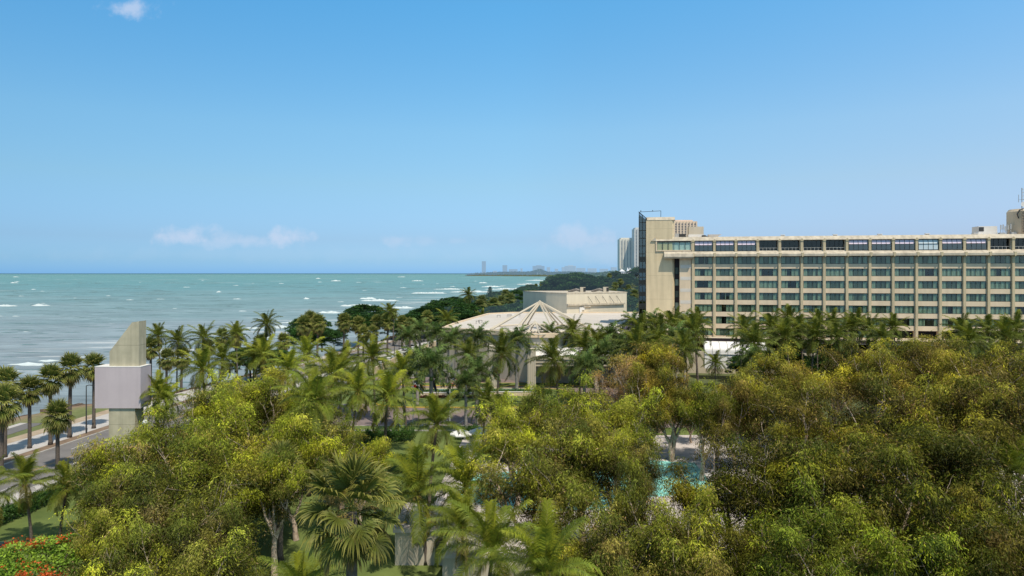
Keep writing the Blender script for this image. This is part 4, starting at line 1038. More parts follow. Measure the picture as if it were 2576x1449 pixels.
# spoked pyramid frame over the entrance
def spoke_star(nm, label, cx, cy_, za, rad, n, r, dbl, a0=0., lift=.0):
    e = empty(nm, (cx,cy_,RZ), label, 'roof frame')
    def beam(p,q,w_):
        mb = MB(); mb.tube([p,q],w_,4); return mb
    for k in range(n):
        a = a0+2*pi*k/n
        for s_ in ((-1,1) if dbl else (0,)):
            ox,oy = -sin(a)*s_*.42, cos(a)*s_*.42
            part(beam((ox*.5,oy*.5,za-RZ),(cos(a)*rad+ox*1.6,sin(a)*rad+oy*1.6,.1+lift),r),'spoke',M['hallwall'],e)
    mb = MB(); mb.prism([(-.6,-.6),(.6,-.6),(.6,.6),(-.6,.6)],za-RZ-.5,za-RZ+.35,[(-.1,-.1),(.1,-.1),(.1,.1),(-.1,.1)]); part(mb,'apex_cap',M['hallwall'],e)
    mb = MB(); 
    for k in range(n):
        a,b_ = a0+2*pi*k/n, a0+2*pi*(k+1)/n; mb.tube([(cos(a)*rad,sin(a)*rad,.15+lift),(cos(b_)*rad,sin(b_)*rad,.15+lift)],r*1.0,4)
    part(mb,'ring_beam',M['hallwall'],e)
spoke_star('pyramid_frame','tall cream spoked pyramid frame of paired beams on the hall roof',6.7,164.5,17.1,12.2,8,.21,True,.28)
spoke_star('star_frame','small low cream star of beams in front of the tall pyramid frame',5.1,151.6,13.1,4.6,8,.15,False,.2)
# porte-cochere
e = empty('entrance_canopy', (8,146,0), 'tiered beige entrance canopy carried by broad square columns', 'canopy')
mb = MB(); 
for z0,z1,k in ((4.9,5.6,0),(5.6,6.3,.5),(6.3,7.1,1.0)): mb.prism([(-4+k*-.5,-6-k*.4),(13+k*.5,-6-k*.4),(16+k*.5,3),(16,8),(-4-k*.5,8)],z0+.002,z1)
part(mb,'tiered_slab',M['hallwall'],e)
mb = MB(); mb.prism([(-4.2,-6.1),(13.2,-6.1),(16.2,3),(16,7.9),(-4.2,7.9)],7.102,8.3,[(-2,-4),(11,-4),(14,3),(14,7.9),(-2,7.9)]); part(mb,'canopy_roof',M['white'],e)
for (x,y,h) in ((-4.05-8+ .2+ .0,-4.5,9.0),(4.0-8+.0,-6.9,8.6),(10,-4.0,8.5)):
    mb = MB(); 
    mb.box(x-.84,x+.84,y-.8,y+.8,0,h)
    for q in (-.6,-.2,.2,.6): mb.box(x+q-.06,x+q+.06,y-.88,y-.8,0,h-.4)
    part(mb,'column',M['hallwall'],e)
# --- tall blank block behind the hall
e = empty('stage_block', (18.1,226,0), 'tall blank beige block standing behind the conference hall roof', 'building')
T = 17.1; mb = MB(); mb.prism([(0,0),(21.9,12),(18,30),(-14,26),(-6.4,8)],0,T); part(mb,'wall',surf('block_wall',(.70,.62,.48),(.64,.57,.44),.15,.85,seams=6.0,streak=(.5,.1,.92)),e)
dx,dyy = 21.9,12.; ln_ = math.hypot(dx,dyy); nx,ny = dyy/ln_,-dx/ln_
def onface(s0,s1,z0,z1,t): 
    ax,ay=dx*s0,dyy*s0; bx,by=dx*s1,dyy*s1
    mb.add([(ax+nx*.01,ay+ny*.01,z0),(bx+nx*.01,by+ny*.01,z0),(bx+nx*t,by+ny*t,z0),(ax+nx*t,ay+ny*t,z0),(ax+nx*.01,ay+ny*.01,z1),(bx+nx*.01,by+ny*.01,z1),(bx+nx*t,by+ny*t,z1),(ax+nx*t,ay+ny*t,z1)],[(0,1,2,3),(4,7,6,5),(3,2,6,7),(0,3,7,4),(1,5,6,2)])
mb = MB(); onface(.0,.95,13.2,13.75,.7); onface(.26,.38,12.6,13.2,.5); part(mb,'ledge',M['ledge'],e)
mb = MB(); onface(.2,.24,10.6,12.6,.3); onface(.24,.28,11.6,12.8,.3); part(mb,'duct',M['white'],e)
for k in range(5):
    s_ = .34+k*.12; mb = MB(); mb.tube([(dx*s_+nx*.1,dyy*s_+ny*.1,16.2),(dx*(s_+.055)+nx*.9,dyy*(s_+.055)+ny*.9,13.8)],.06,4); part(mb,'strut',M['darkmetal'],e)
mb = MB(); mb.prism([(p[0]*1.01,p[1]*1.01-.1) for p in [(0,0),(21.9,12),(18,30),(-14,26),(-6.4,8)]],T,T+.35); part(mb,'coping',M['ledge'],e)
for q,(x,y) in enumerate(((6.2,9),(14.6,12.5))):
    e = empty('rooftop_fan_unit', (18.1+x,226+y,T+.35), ['weathered fan unit and ducts on the tall block, the left one','weathered fan unit and ducts on the tall block, the right one'][q], 'fan unit', 'fan units on the tall block')
    mb = MB(); mb.box(-.9,.9,-.7,.7,0,1.7); part(mb,'housing',M['hallwall'],e); mb = MB(); mb.box(.2,1.0,-.78,-.7,.2,1.5); part(mb,'fan_grille',M['darkmetal'],e)
    mb = MB(); mb.tube([(-.9,0,.6),(-2.2,0,.9),(-3.6,.3,.5),(-5.0,.3,.2)],[.45,.5,.45,.3],7); part(mb,'duct',M['rust'],e)
# dark triangular shade sail
e = empty('shade_sail', at(1575,830,150), 'dark purple triangular shade sail at the right end of the hall roof', 'shade sail')
mb = MB(); mb.add([(-2.0,0,0),(2.0,0,0),(2.3,1,2.0)],[(0,1,2)]); part(mb,'sail',surf('purple_canvas',(.09,.075,.12),(.07,.06,.10),1,.8),e)
mb = MB(); mb.tube([(2.3,1,2.1),(2.3,1,-12)],.07,5); part(mb,'mast',M['greymetal'],e)

# --- roadside pylon: square column, wide box, slanted fin
e = empty('roadside_pylon', (gx(306,80),81.2,0), 'cream concrete pylon with a mauve white box and slanted top beside the road', 'pylon')
mb = MB(); mb.box(-1.62,1.45,-1.0,.9,0,8.15); part(mb,'column',M['cream'],e)
mb = MB(); mb.prism([(-3.15,-1.2),(2.22,-1.2),(2.22,1.1),(-3.15,1.1)],8.15,12.98); part(mb,'box',M['mauve'],e)
mb = MB(); mb.box(-3.17,2.24,-1.22,1.12,12.982,13.05); part(mb,'box_cap',M['white'],e)
mb = MB(); mb.xzext([(-1.66,13.052),(1.80,13.052),(1.80,18.32),(1.0,18.2),(-1.66,14.75)],-.8,.8); part(mb,'slanted_fin',M['cream'],e)

# --- pool houses with flat white roofs at the bottom of the picture
def flat(nm, label, P, h, zr=.35, wallm='hallwall', group=None):
    c = (sum(p[0] for p in P)/len(P), sum(p[1] for p in P)/len(P)); e = empty(nm,(c[0],c[1],0),label,'building',group)
    Q = [(p[0]-c[0],p[1]-c[1]) for p in P]
    mb = MB(); mb.prism(Q,0,h-zr); part(mb,'wall',M[wallm],e)
    mb = MB(); mb.prism(shrink(Q,1.06),h-zr+.002,h); part(mb,'roof',M['deck'],e)
    return e, Q
ee,Q = flat('pool_house','low white flat roofed pool house behind the twin coconut palms, beside the lawn',[(-9.6,56.0),(-4.6,56.0),(-4.6,61),(-9.6,62)],3.1,wallm='ledge')
mb = MB(); mb.box(.9,2.6,-2.96-.05-.6,-2.96-.6+.4,1.0,2.3); part(mb,'louvre_window',M['darkmetal'],ee)
flat('bar_building','white flat roofed bar building partly under the eucalyptus crowns',[(-5.2,51.0),(3.2,51.0),(3.2,56.2),(-4.2,56.2)],3.1)
flat('service_building','white flat roofed service building nearest the camera under the trees',[(2.5,46.2),(7.8,46.2),(7.8,50.2),(2.5,50.2)],3.2)
flat('changing_block','white flat roofed block behind the pool at the right',[(24,62),(34,62),(34,67),(24,67)],3.0)

# --- garden things
def umbrella(px, py, d, label):
    x,y,z = at(px,py,d); e = empty('pool_umbrella',(x,y,.06),label,'umbrella','white umbrellas by the pool')
    mb = MB(); z-= .06; r=[(1.55*cos(t),1.55*sin(t)) for t in [2*pi*(i+.5)/8 for i in range(8)]]
    mb.add([(a,b_,z-.6) for a,b_ in r]+[(0,0,z)],[(i,(i+1)%8,8) for i in range(8)]); mb.add([(a,b_,z-.6) for a,b_ in r]+[(a,b_,z-.75) for a,b_ in r],[(i,8+i,8+(i+1)%8,(i+1)%8) for i in range(8)])
    part(mb,'canopy',M['canvas'],e); mb = MB(); mb.tube([(0,0,0),(0,0,z+.1)],.035,6); part(mb,'pole',M['greymetal'],e); mb = MB(); mb.box(-.3,.3,-.3,.3,0,.08); part(mb,'base',M['darkmetal'],e)
umbrella(1207,1074,93,'white octagonal umbrella above the two grey loungers'); umbrella(1160,1079,91,'white umbrella half hidden by the middle coconut palm'); umbrella(1276,1077,92,'white umbrella touching the edge of the eucalyptus crown')
def lounger(px, py, d, label):
    x,y,z = at(px,py,d); e = empty('sun_lounger',(x,y,.06),label,'lounger','grey loungers facing the pool')
    mb = MB(); mb.box(-.36,.36,-.9,.35,.28,.36); part(mb,'seat',M['greymetal'],e)
    mb = MB(); mb.yzext([(.35,.3),(.43,.27),(.95,1.0),(.87,1.05)],-.36,.36); part(mb,'backrest',M['greymetal'],e)
    for a in (-.3,.3):
        for b_ in (-.8,.3): mb = MB(); mb.tube([(a,b_,0),(a,b_,.28)],.025,5); part(mb,'leg',M['white'],e)
lounger(1222,1118,94,'grey sun lounger under the umbrella, the left of the pair'); lounger(1246,1118,94,'grey sun lounger under the umbrella, the right of the pair')
def lamp(x, y, h, label, group='green iron garden lamps', globe=False):
    e = empty('garden_lamp',(x,y,0),label,'street lamp',group)
    mb = MB(); mb.tube([(0,0,0),(0,0,.5),(0,0,h-.5)],[.13,.07,.055],8); part(mb,'post',M['green'],e)
    mb = MB(); mb.tube([(0,0,h-.5),(0,0,h-.35),(0,0,h-.05)],[.07,.18,.20],10)
    if globe:
        part(mb,'collar',M['green'],e)
        mb = MB(); mb.tube([(0,0,h-.05)]+[(0,0,h+.25-.3*cos(t)) for t in (.4,.9,1.5,2.1,2.7)],[.1]+[.3*sin(t) for t in (.4,.9,1.5,2.1,2.7)],10); part(mb,'globe',M['glob'],e,True)
    else:
        mb.tube([(0,0,h-.05),(0,0,h+.02),(0,0,h+.12)],[.45,.45,.12],10); part(mb,'lantern_head',M['green'],e)
        mb = MB(); mb.tube([(0,0,h+.12),(0,0,h+.25)],[.06,.1],6); part(mb,'finial',M['green'],e)
lamp(gx(246,84),84,2.0,'small green iron lamp head beside the road kerb near the pylon')
lamp(gx(1199,103),103,2.6,'green iron lamp at the edge of the brick forecourt'); lamp(gx(1129,119),119,3.3,'slim green lamp on the grass island behind the flagpoles'); lamp(gx(991,112),112,4.2,'slim dark lamp post on the lawn beside the drive')
lamp(gx(365,72),72,8.0,'white globe lamp poking through the left eucalyptus crown','globe lamps in the garden',True); lamp(gx(946,205),205,4.6,'white globe lamp beside the coast road','globe lamps in the garden',True)
def streetpole(px, by, ty, label):
    d = dist(by, .14); x = gx(px,d); h = CAMZ-(ty-HZN)/FPX*d
    e = empty('street_light',(x,d,.1),label,'street light','dark steel street lights on the promenade')
    mb = MB(); mb.tube([(0,0,0),(0,0,h*.5),(0,0,h)],[.11,.085,.06],7); part(mb,'pole',M['darkmetal'],e); mb = MB(); mb.tube([(0,0,h),(.5,-.1,h+.12),(1.1,-.2,h+.1)],[.05,.06,.09],6); part(mb,'lamp_arm',M['darkmetal'],e)
streetpole(217,1090,972,'slim dark street light between the promenade palms left of the pylon'); streetpole(992,893,838,'slim dark street light on the promenade beside the far palms')
streetpole(1004,880,830,'tall dark street light at the hall side of the coast road')
# flagpoles
def flagpole(px, ty, d, label, fl=None):
    x = gx(px,d); h = CAMZ-(ty-HZN)/FPX*d; e = empty('flagpole',(x,d,0),label,'flagpole','white flagpoles on the drive')
    mb = MB(); mb.tube([(0,0,0),(0,0,h)],[.075,.05],7); part(mb,'pole',M['white'],e); mb = MB(); mb.tube([(0,0,h),(0,0,h+.08),(0,0,h+.18),(0,0,h+.24)],[.04,.11,.11,.03],7); part(mb,'finial',M['glob'],e); return (x,d,h)
p1_ = flagpole(1039,946,108,'white flagpole farthest left, with a red blue and white flag'); p2_ = flagpole(1085.5,942.5,107.5,'white flagpole with a drooping navy flag'); p3_ = flagpole(1131.6,938,107,'white flagpole flying the stars and stripes'); flagpole(1173,933.6,106.5,'white flagpole without a flag, farthest right')
def flagm(name, Wd, Ht, fn, palette, droop, nx_=26, nz_=13):
    V=[];F=[];mi=[]
    for i in range(nx_+1):
        for j in range(nz_+1):
            t=i/nx_; s_=j/nz_; V.append((Wd*t*(1-.35*droop*t)+.05, .12*sin(t*9+s_*1.5)*t**.5, -Ht*(1-s_)-droop*Wd*t*(.65+.35*t)))
    for i in range(nx_):
        for j in range(nz_): a=i*(nz_+1)+j; F.append((a,a+nz_+1,a+nz_+2,a+1)); mi.append(fn((i+.5)/nx_,(j+.5)/nz_))
    me=bpy.data.meshes.new(name); me.from_pydata(V,[],F)
    for m_ in palette: me.materials.append(m_)
    me.polygons.foreach_set('material_index',mi); me.update(); return me
fr=surf('flag_red',(.50,.03,.04),(.42,.025,.035),2,.7); fw=surf('flag_white',(.72,.70,.70),(.64,.62,.62),2,.7); fb=surf('flag_blue',(.03,.045,.16),(.02,.035,.13),2,.7); fn_=surf('flag_navy',(.02,.03,.07),(.015,.02,.05),2,.7)
def usa(u_,v_):
    if u_<.40 and v_>6/13: return 1 if (int(u_*26)%2==0 and int(v_*13)%2==0) else 2
    return 0 if int(v_*13)%2==0 else 1
e=tag(link('flag',flagm('stars_and_stripes',2.3,1.35,usa,[fr,fw,fb],.62),None,(p3_[0]+.05,p3_[1],p3_[2]-.25)),'red and white striped flag with a blue starred canton flying from its pole','flag')
e=tag(link('flag',flagm('navy_flag',1.5,1.2,lambda a,b:0,[fn_],1.5),None,(p2_[0]+.05,p2_[1],p2_[2]-.6)),'plain dark navy flag hanging nearly limp from its pole','flag')
def dr(u_,v_):
    if abs(u_-.5)<.07 or abs(v_-.5)<.09: return 1
    return (2 if (u_<.5)==(v_>.5) else 0)
e=tag(link('flag',flagm('quartered_flag',2.0,1.25,dr,[fr,fw,fb],.7),None,(p1_[0]+.05,p1_[1],p1_[2]-.5)),'quartered red and blue flag with a white cross on the left pole','flag')
# low walls and hedges
def lowwall(name, x0, x1, y, h, label, mat='beige2', cat='wall', z0=.16):
    e=empty(name,((x0+x1)/2,y,z0),label,cat); w_=(x1-x0)/2; mb=MB(); mb.box(-w_,w_,-.15,.15,0,h); part(mb,'wall',M[mat],e); mb=MB(); mb.box(-w_-.05,w_+.05,-.2,.2,h,h+.08); part(mb,'coping',M['white'],e)
lowwall('planter_wall',-17.6,-7.6,131.5,.8,'low cream planter wall behind the left flagpoles'); lowwall('planter_wall',-6.8,4.6,132.6,.75,'low cream planter wall right of the flagpoles beneath the palms')
def hedge(name, x0, y0, x1, y1, wd, h, label, col=((.035,.085,.015),(.06,.13,.02)), n=5000, leaf=.22, seed=1, red=False):
    rng=np.random.default_rng(seed); t=rng.random(n); a=np.array([x0,y0]); b_=np.array([x1,y1]); dd=nrm((b_-a)[None])[0]; nn=np.array([-dd[1],dd[0]])
    off=rng.uniform(-1,1,n); z=h*rng.uniform(.0,1,n)**.5; bump=1+.12*np.sin(t*40+seed)+.1*rng.normal(0,1,n)
    xy=a+(b_-a)*t[:,None]+nn*(off*wd/2)[:,None]; P=np.concatenate([xy,(z*bump)[:,None]],1)
    D=nrm(rng.normal(0,1,(n,3))+[0,0,.4])*leaf; W=nrm(np.cross(D,rng.normal(0,1,(n,3))))*leaf*.3
    C=np.array(col[0])+(np.array(col[1])-np.array(col[0]))*rng.random((n,1)); C=C*rng.uniform(.6,1.2,(n,1))
    lf=LF(); lf.diamonds(P,D,W,C); o=link(name,lf.mesh(name,M['broad'])); tag(o,label,'hedge'); return o
hedge('hedge',-49.6,56,-47.4,84,1.6,1.3,'clipped dark green hedge along the lawn beside the road',n=16000)
hedge('hedge',-17.6,130.5,-7,130.7,1.0,.5,'low dark red leaved planting in front of the planter wall',col=((.09,.035,.02),(.14,.05,.03)),n=2500,seed=4)
hedge('hedge',-20,134.8,8,135,1.2,.9,'dark green clipped hedge in front of the green pond',n=7000,seed=2)
hedge('hedge',-8,98.5,12,98.8,1.8,1.7,'dense green hedge behind the pool umbrellas',n=12000,seed=3)
hedge('hedge',-22,96,-14,98,2.4,1.6,'rounded green bushes at the near edge of the forecourt',n=6000,seed=6)
# wall with gate posts along the hotel car park, and the parked cars
e=empty('boundary_wall',(-33.5,196,0),'cream boundary wall with square posts beside the coast road','wall')
PTS=[(-33.0,160),(-31.0,186),(-29.0,205),(-24,232),(-17,262)]
mb=MB()
for (a,b_) in zip(PTS[:-1],PTS[1:]):
    d_=np.array(b_)-np.array(a); n_=np.array([-d_[1],d_[0]])/np.linalg.norm(d_)*.12; q=[(a[0]+33.5+n_[0],a[1]-196+n_[1]),(a[0]+33.5-n_[0],a[1]-196-n_[1]),(b_[0]+33.5-n_[0],b_[1]-196-n_[1]),(b_[0]+33.5+n_[0],b_[1]-196+n_[1])]
    mb.prism(q[::1],0,1.5)
part(mb,'wall_panel',M['beige2'],e)
for k in range(14):
    t=k/13*4; i=min(int(t),3); f=t-i; x=PTS[i][0]*(1-f)+PTS[i+1][0]*f+33.5; y=PTS[i][1]*(1-f)+PTS[i+1][1]*f-196
    mb=MB(); mb.box(x-.35,x+.35,y-.35,y+.35,0,2.1); mb.box(x-.45,x+.45,y-.45,y+.45,2.1,2.25); part(mb,'post',M['white'],e)
def car(x, y, rz, colr, label, z=.04):
    e=empty('parked_car',(x,y,z),label,'car','parked cars',rz); pm=surf('car_paint_%s'%colr, {'white':(.72,.72,.72),'silver':(.42,.44,.46),'dark':(.05,.055,.06)}[colr],None,1,.25,spec=.5)
    lo=[(-2.2,.3),(2.15,.3),(2.25,.6),(2.1,.85),(1.2,1.0),(-1.9,1.02),(-2.25,.8)]
    mb=MB(); mb.yzext(lo,-.88,.88); part(mb,'body',pm,e)
    up=[(1.15,1.0),(.45,1.42),(-1.0,1.46),(-1.8,1.02)]
    mb=MB(); mb.yzext(up,-.76,.76); part(mb,'window_band',M['glassdark'] if 0 else M['frame'],e)
    mb=MB(); mb.yzext([(.4,1.44),(-1.0,1.48),(-1.0,1.52),(.3,1.50)],-.72,.72); part(mb,'roof',pm,e)
    for a in (-.86,.86):
        for b_ in (-1.4,1.35): mb=MB(); mb.tube([(a-.1,b_,.32),(a+.1,b_,.32)],.32,12); part(mb,'wheel',M['darkmetal'],e)
    for a in (-.6,.6): mb=MB(); mb.box(a-.16,a+.16,2.18,2.27,.62,.76); part(mb,'headlight',M['glob'],e)
car(gx(1006,192),192,R(96),'silver','silver car parked behind the cream boundary wall, front of the pair'); car(gx(1019,202),202,R(96),'white','white car parked behind the cream boundary wall, rear of the pair')
car(gx(731,158),158,R(-8),'white','white car on the coast road between the palm crowns'); car(gx(873,146),146,R(70),'white','white car on the hotel drive between palm trunks'); car(gx(1215,151),151,R(92),'dark','dark car waiting by the entrance canopy')
car(gx(1030,214),214,R(95),'dark','dark car parked beyond the white one at the boundary wall')
# green framed hatch on the lawn
e=empty('lawn_hatch',(-45.2,59.5,.02),'flat dark panel in a green frame set in the lawn','hatch'); mb=MB(); mb.box(-1.7,1.7,-.8,.8,0,.1); part(mb,'panel',M['darkmetal'],e)
mb=MB(); mb.box(-1.85,1.85,-.95,-.8,0,.2); mb.box(-1.85,1.85,.8,.95,0,.2); mb.box(-1.85,-1.7,-.8,.8,0,.2); mb.box(1.7,1.85,-.8,.8,0,.2); part(mb,'frame',M['green'],e)

# --- residential towers beyond
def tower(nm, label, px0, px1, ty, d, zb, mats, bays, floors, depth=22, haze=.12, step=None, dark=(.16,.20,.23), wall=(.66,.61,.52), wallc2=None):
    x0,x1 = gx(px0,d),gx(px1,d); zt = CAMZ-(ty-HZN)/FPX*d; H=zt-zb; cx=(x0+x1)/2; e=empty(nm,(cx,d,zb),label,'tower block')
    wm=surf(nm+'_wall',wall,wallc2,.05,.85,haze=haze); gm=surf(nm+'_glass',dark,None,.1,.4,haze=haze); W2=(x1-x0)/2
    mb=MB(); mb.box(-W2,W2,0,depth,0,H-1.5); mb.box(-W2*.85,W2*.7,2,depth-3,H-1.5,H); part(mb,'wall',wm,e)
    for k in range(bays):
        mb=MB(); xc=-W2+2*W2*(k+.5)/bays; bw=W2/bays*.42
        mb.box(xc-bw,xc+bw,-.25,-.02,3,H-4); part(mb,'glazing_strip',gm,e)
    mb=MB()
    for f in range(floors): z=3+(H-7)*f/floors; mb.box(-W2,W2,-.45,-.26,z,z+.55)
    for k in range(bays+1): xc=-W2+2*W2*k/bays; mb.box(xc-.8,xc+.8,-.9,-.47,2,H-1.8)
    part(mb,'balcony_slabs',wm,e)
    return e,W2,H
tower('apartment_tower','pale apartment tower with dark window strips, left of the dark glass shaft',1560,1597,598,900,28,None,5,22,wall=(.80,.73,.60))
e,W2,H=tower('balcony_tower','tall stepped tower with stacked balconies right behind the glass shaft',1597,1626,572,880,28,None,4,26,wall=(.66,.63,.58),dark=(.13,.15,.17))
tower('peach_tower','peach apartment tower top seen above the hotel roof',1696,1752,553,760,10,None,7,24,wall=(.82,.60,.42),dark=(.22,.17,.14),haze=.08)
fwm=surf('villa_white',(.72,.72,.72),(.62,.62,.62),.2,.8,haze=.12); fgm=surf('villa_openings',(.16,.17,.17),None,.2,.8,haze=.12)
for q,(px,w_,by,ty,lab) in enumerate([(1566,9,690,677,'small white house with pyramid roof, left of the hillside group'),(1583,7,692,673,'small white house with twin steep roofs on the green hillside'),(1598,12,694,680,'wide low white house beneath the tall towers'),(1574,10,697,691,'pale terrace building among the hillside trees')]):
    d=820; x,y,zt=at(px,ty,d); zb=CAMZ-(by-HZN)/FPX*d; e=empty('hillside_villa',(x,d,zb),lab,'house','white villas on the hillside'); hw=w_*d/FPX*.8; h=zt-zb
    mb=MB(); mb.box(-hw,hw,0,8,-3,h*.55); part(mb,'wall',fwm,e)
    mb=MB(); 
    for s_ in ((-.5,.5) if q==1 else (0,)):
        k_=.5 if q==1 else 1; mb.prism([(hw*s_-hw*k_,-.5),(hw*s_+hw*k_,-.5),(hw*s_+hw*k_,8.5),(hw*s_-hw*k_,8.5)],h*.55,h,[(hw*s_-.1,3.9),(hw*s_+.1,3.9),(hw*s_+.1,4.1),(hw*s_-.1,4.1)])
    part(mb,'roof',fwm,e)
    mb=MB()
    for i in range(3): mb.box(-hw*.7+i*hw*.6,-hw*.7+i*hw*.6+hw*.3,-.1,-.02,-1,h*.35)
    part(mb,'openings',fgm,e)
# --- headland far across the bay
hz=.55
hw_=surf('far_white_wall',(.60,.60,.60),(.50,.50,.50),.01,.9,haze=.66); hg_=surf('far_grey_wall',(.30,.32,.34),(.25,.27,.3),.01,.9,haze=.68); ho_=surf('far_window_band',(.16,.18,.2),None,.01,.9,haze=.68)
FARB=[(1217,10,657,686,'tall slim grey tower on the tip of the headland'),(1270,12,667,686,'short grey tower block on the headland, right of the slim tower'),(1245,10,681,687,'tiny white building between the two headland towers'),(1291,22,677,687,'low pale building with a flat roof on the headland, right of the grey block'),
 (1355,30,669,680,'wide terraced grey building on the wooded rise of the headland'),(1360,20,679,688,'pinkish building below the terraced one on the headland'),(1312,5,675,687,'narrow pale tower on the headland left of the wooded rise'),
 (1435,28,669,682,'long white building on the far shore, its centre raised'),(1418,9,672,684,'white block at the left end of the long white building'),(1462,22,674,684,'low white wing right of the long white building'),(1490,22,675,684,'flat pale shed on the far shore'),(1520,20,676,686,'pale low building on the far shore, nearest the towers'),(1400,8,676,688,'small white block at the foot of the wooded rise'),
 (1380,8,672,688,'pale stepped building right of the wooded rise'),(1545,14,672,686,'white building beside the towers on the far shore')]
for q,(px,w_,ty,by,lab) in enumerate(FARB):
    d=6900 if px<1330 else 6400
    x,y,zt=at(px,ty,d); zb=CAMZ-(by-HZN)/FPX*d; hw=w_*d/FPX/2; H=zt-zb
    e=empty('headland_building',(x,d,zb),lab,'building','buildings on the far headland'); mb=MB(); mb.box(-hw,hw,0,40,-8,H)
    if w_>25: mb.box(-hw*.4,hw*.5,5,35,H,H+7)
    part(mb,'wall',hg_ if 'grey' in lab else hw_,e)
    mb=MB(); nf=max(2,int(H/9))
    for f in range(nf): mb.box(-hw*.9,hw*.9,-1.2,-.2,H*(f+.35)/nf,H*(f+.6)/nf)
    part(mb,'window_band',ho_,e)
# ================================================================== TREES
G1='fan palms along the promenade'; G2='coconut palms along the shore'; G3='palms in front of the hall'; G4='palms in front of the hotel'; G5='palms in the garden'
# fan palms on the promenade: trunk foot pixel gives the distance
def fanfoot(px, py, fx, fy, s, label):
    d = dist(fy, .14); return palm('fan', px, py, 0, s, label, G1, d=d)
for a in [(15,968,16,1150,1.05,'fan palm at the left edge, crown touching the two next to it'),(74,985,64,1128,1.0,'fan palm whose brown skirt hangs over the rocky bank'),
 (127,958,125,1118,1.05,'fan palm third along the promenade with a thick trunk foot'),(178,930,183,1100,1.1,'tallest fan palm left of the pylon, over the sandy path'),
 (236,925,237,1078,1.05,'fan palm directly left of the pylon box'),(145,1052,146,1178,1.0,'short fan palm in front of the road, below the row of tall ones'),
 (6,1020,5,1190,1.2,'broad fan palm cut by the left frame edge above the coconut fronds'),(379,878,382,972,1.15,'fan palm just right of the pylon top'),
 (559,850,559,936,1.1,'fan palm with a bare grey trunk against the sea'),(458,902,460,985,1.1,'yellowish fan palm low behind the pylon coconut palm'),
 (525,876,527,950,1.0,'small fan palm below the windblown coconut crown'),(594,852,596,935,1.2,'fan palm at the left end of the seaside thicket'),
 (713,862,716,925,1.15,'fan palm with trunk showing above the white car'),(975,812,976,893,1.15,'fan palm with two slim neighbours beside the open road'),
 (948,812,950,889,1.1,'fan palm at the seaward end of the open road'),(915,842,918,902,1.1,'fan palm low under the round almond tree'),(938,838,938,905,1.0,'fan palm under the almond tree, closest to the road'),
 (1011,812,1012,872,1.1,'fan palm on the landward kerb beyond the open road'),(866,812,868,900,1.25,'fan palm under the left edge of the round almond tree'),(902,818,905,896,1.2,'fan palm in front of the round almond tree'),
 (765,820,768,905,1.35,'full fan palm in the dark seaside thicket, left one'),(800,815,802,900,1.35,'full fan palm in the dark seaside thicket, right one'),(780,805,782,893,1.3,'tallest fan palm of the dark seaside thicket'),
 (655,868,658,935,1.2,'fan palm beneath the lone coconut palm at the shore'),(420,905,421,1000,1.0,'fan palm half hidden behind the pylon coconut fronds'),(1032,818,1033,880,1.1,'fan palm left of the car park wall'),(1075,800,1076,860,1.2,'fan palm before the almond canopy near the hall'),
 (990,790,990,868,.9,'slim fan palm in the gap left of the almond canopy')]:
    fanfoot(*a)
for (px,py,hc,s,l) in [(397,846,10.5,.85,'coconut palm rising behind the fan palm right of the pylon'),(448,860,10,.85,'coconut palm against the surf, right of the pylon'),(512,852,10.5,.9,'windblown coconut palm with drooping crown over the surf'),
 (594,840,11.5,.8,'coconut palm rising above the shore fan palm'),(671,816,11.5,.95,'lone coconut palm standing against white surf'),(980,786,12.5,.85,'coconut palm rising above the fan palms by the road'),
 (1179,743,14,1.1,'distant coconut palm silhouetted against the bay'),(1123,806,11.5,.95,'coconut palm at the left corner of the hall roof'),(1212,800,9,.8,'coconut palm crown just over the left of the hall roof')]:
    palm('coco',px,py,hc,s,l,G2,dark=True)
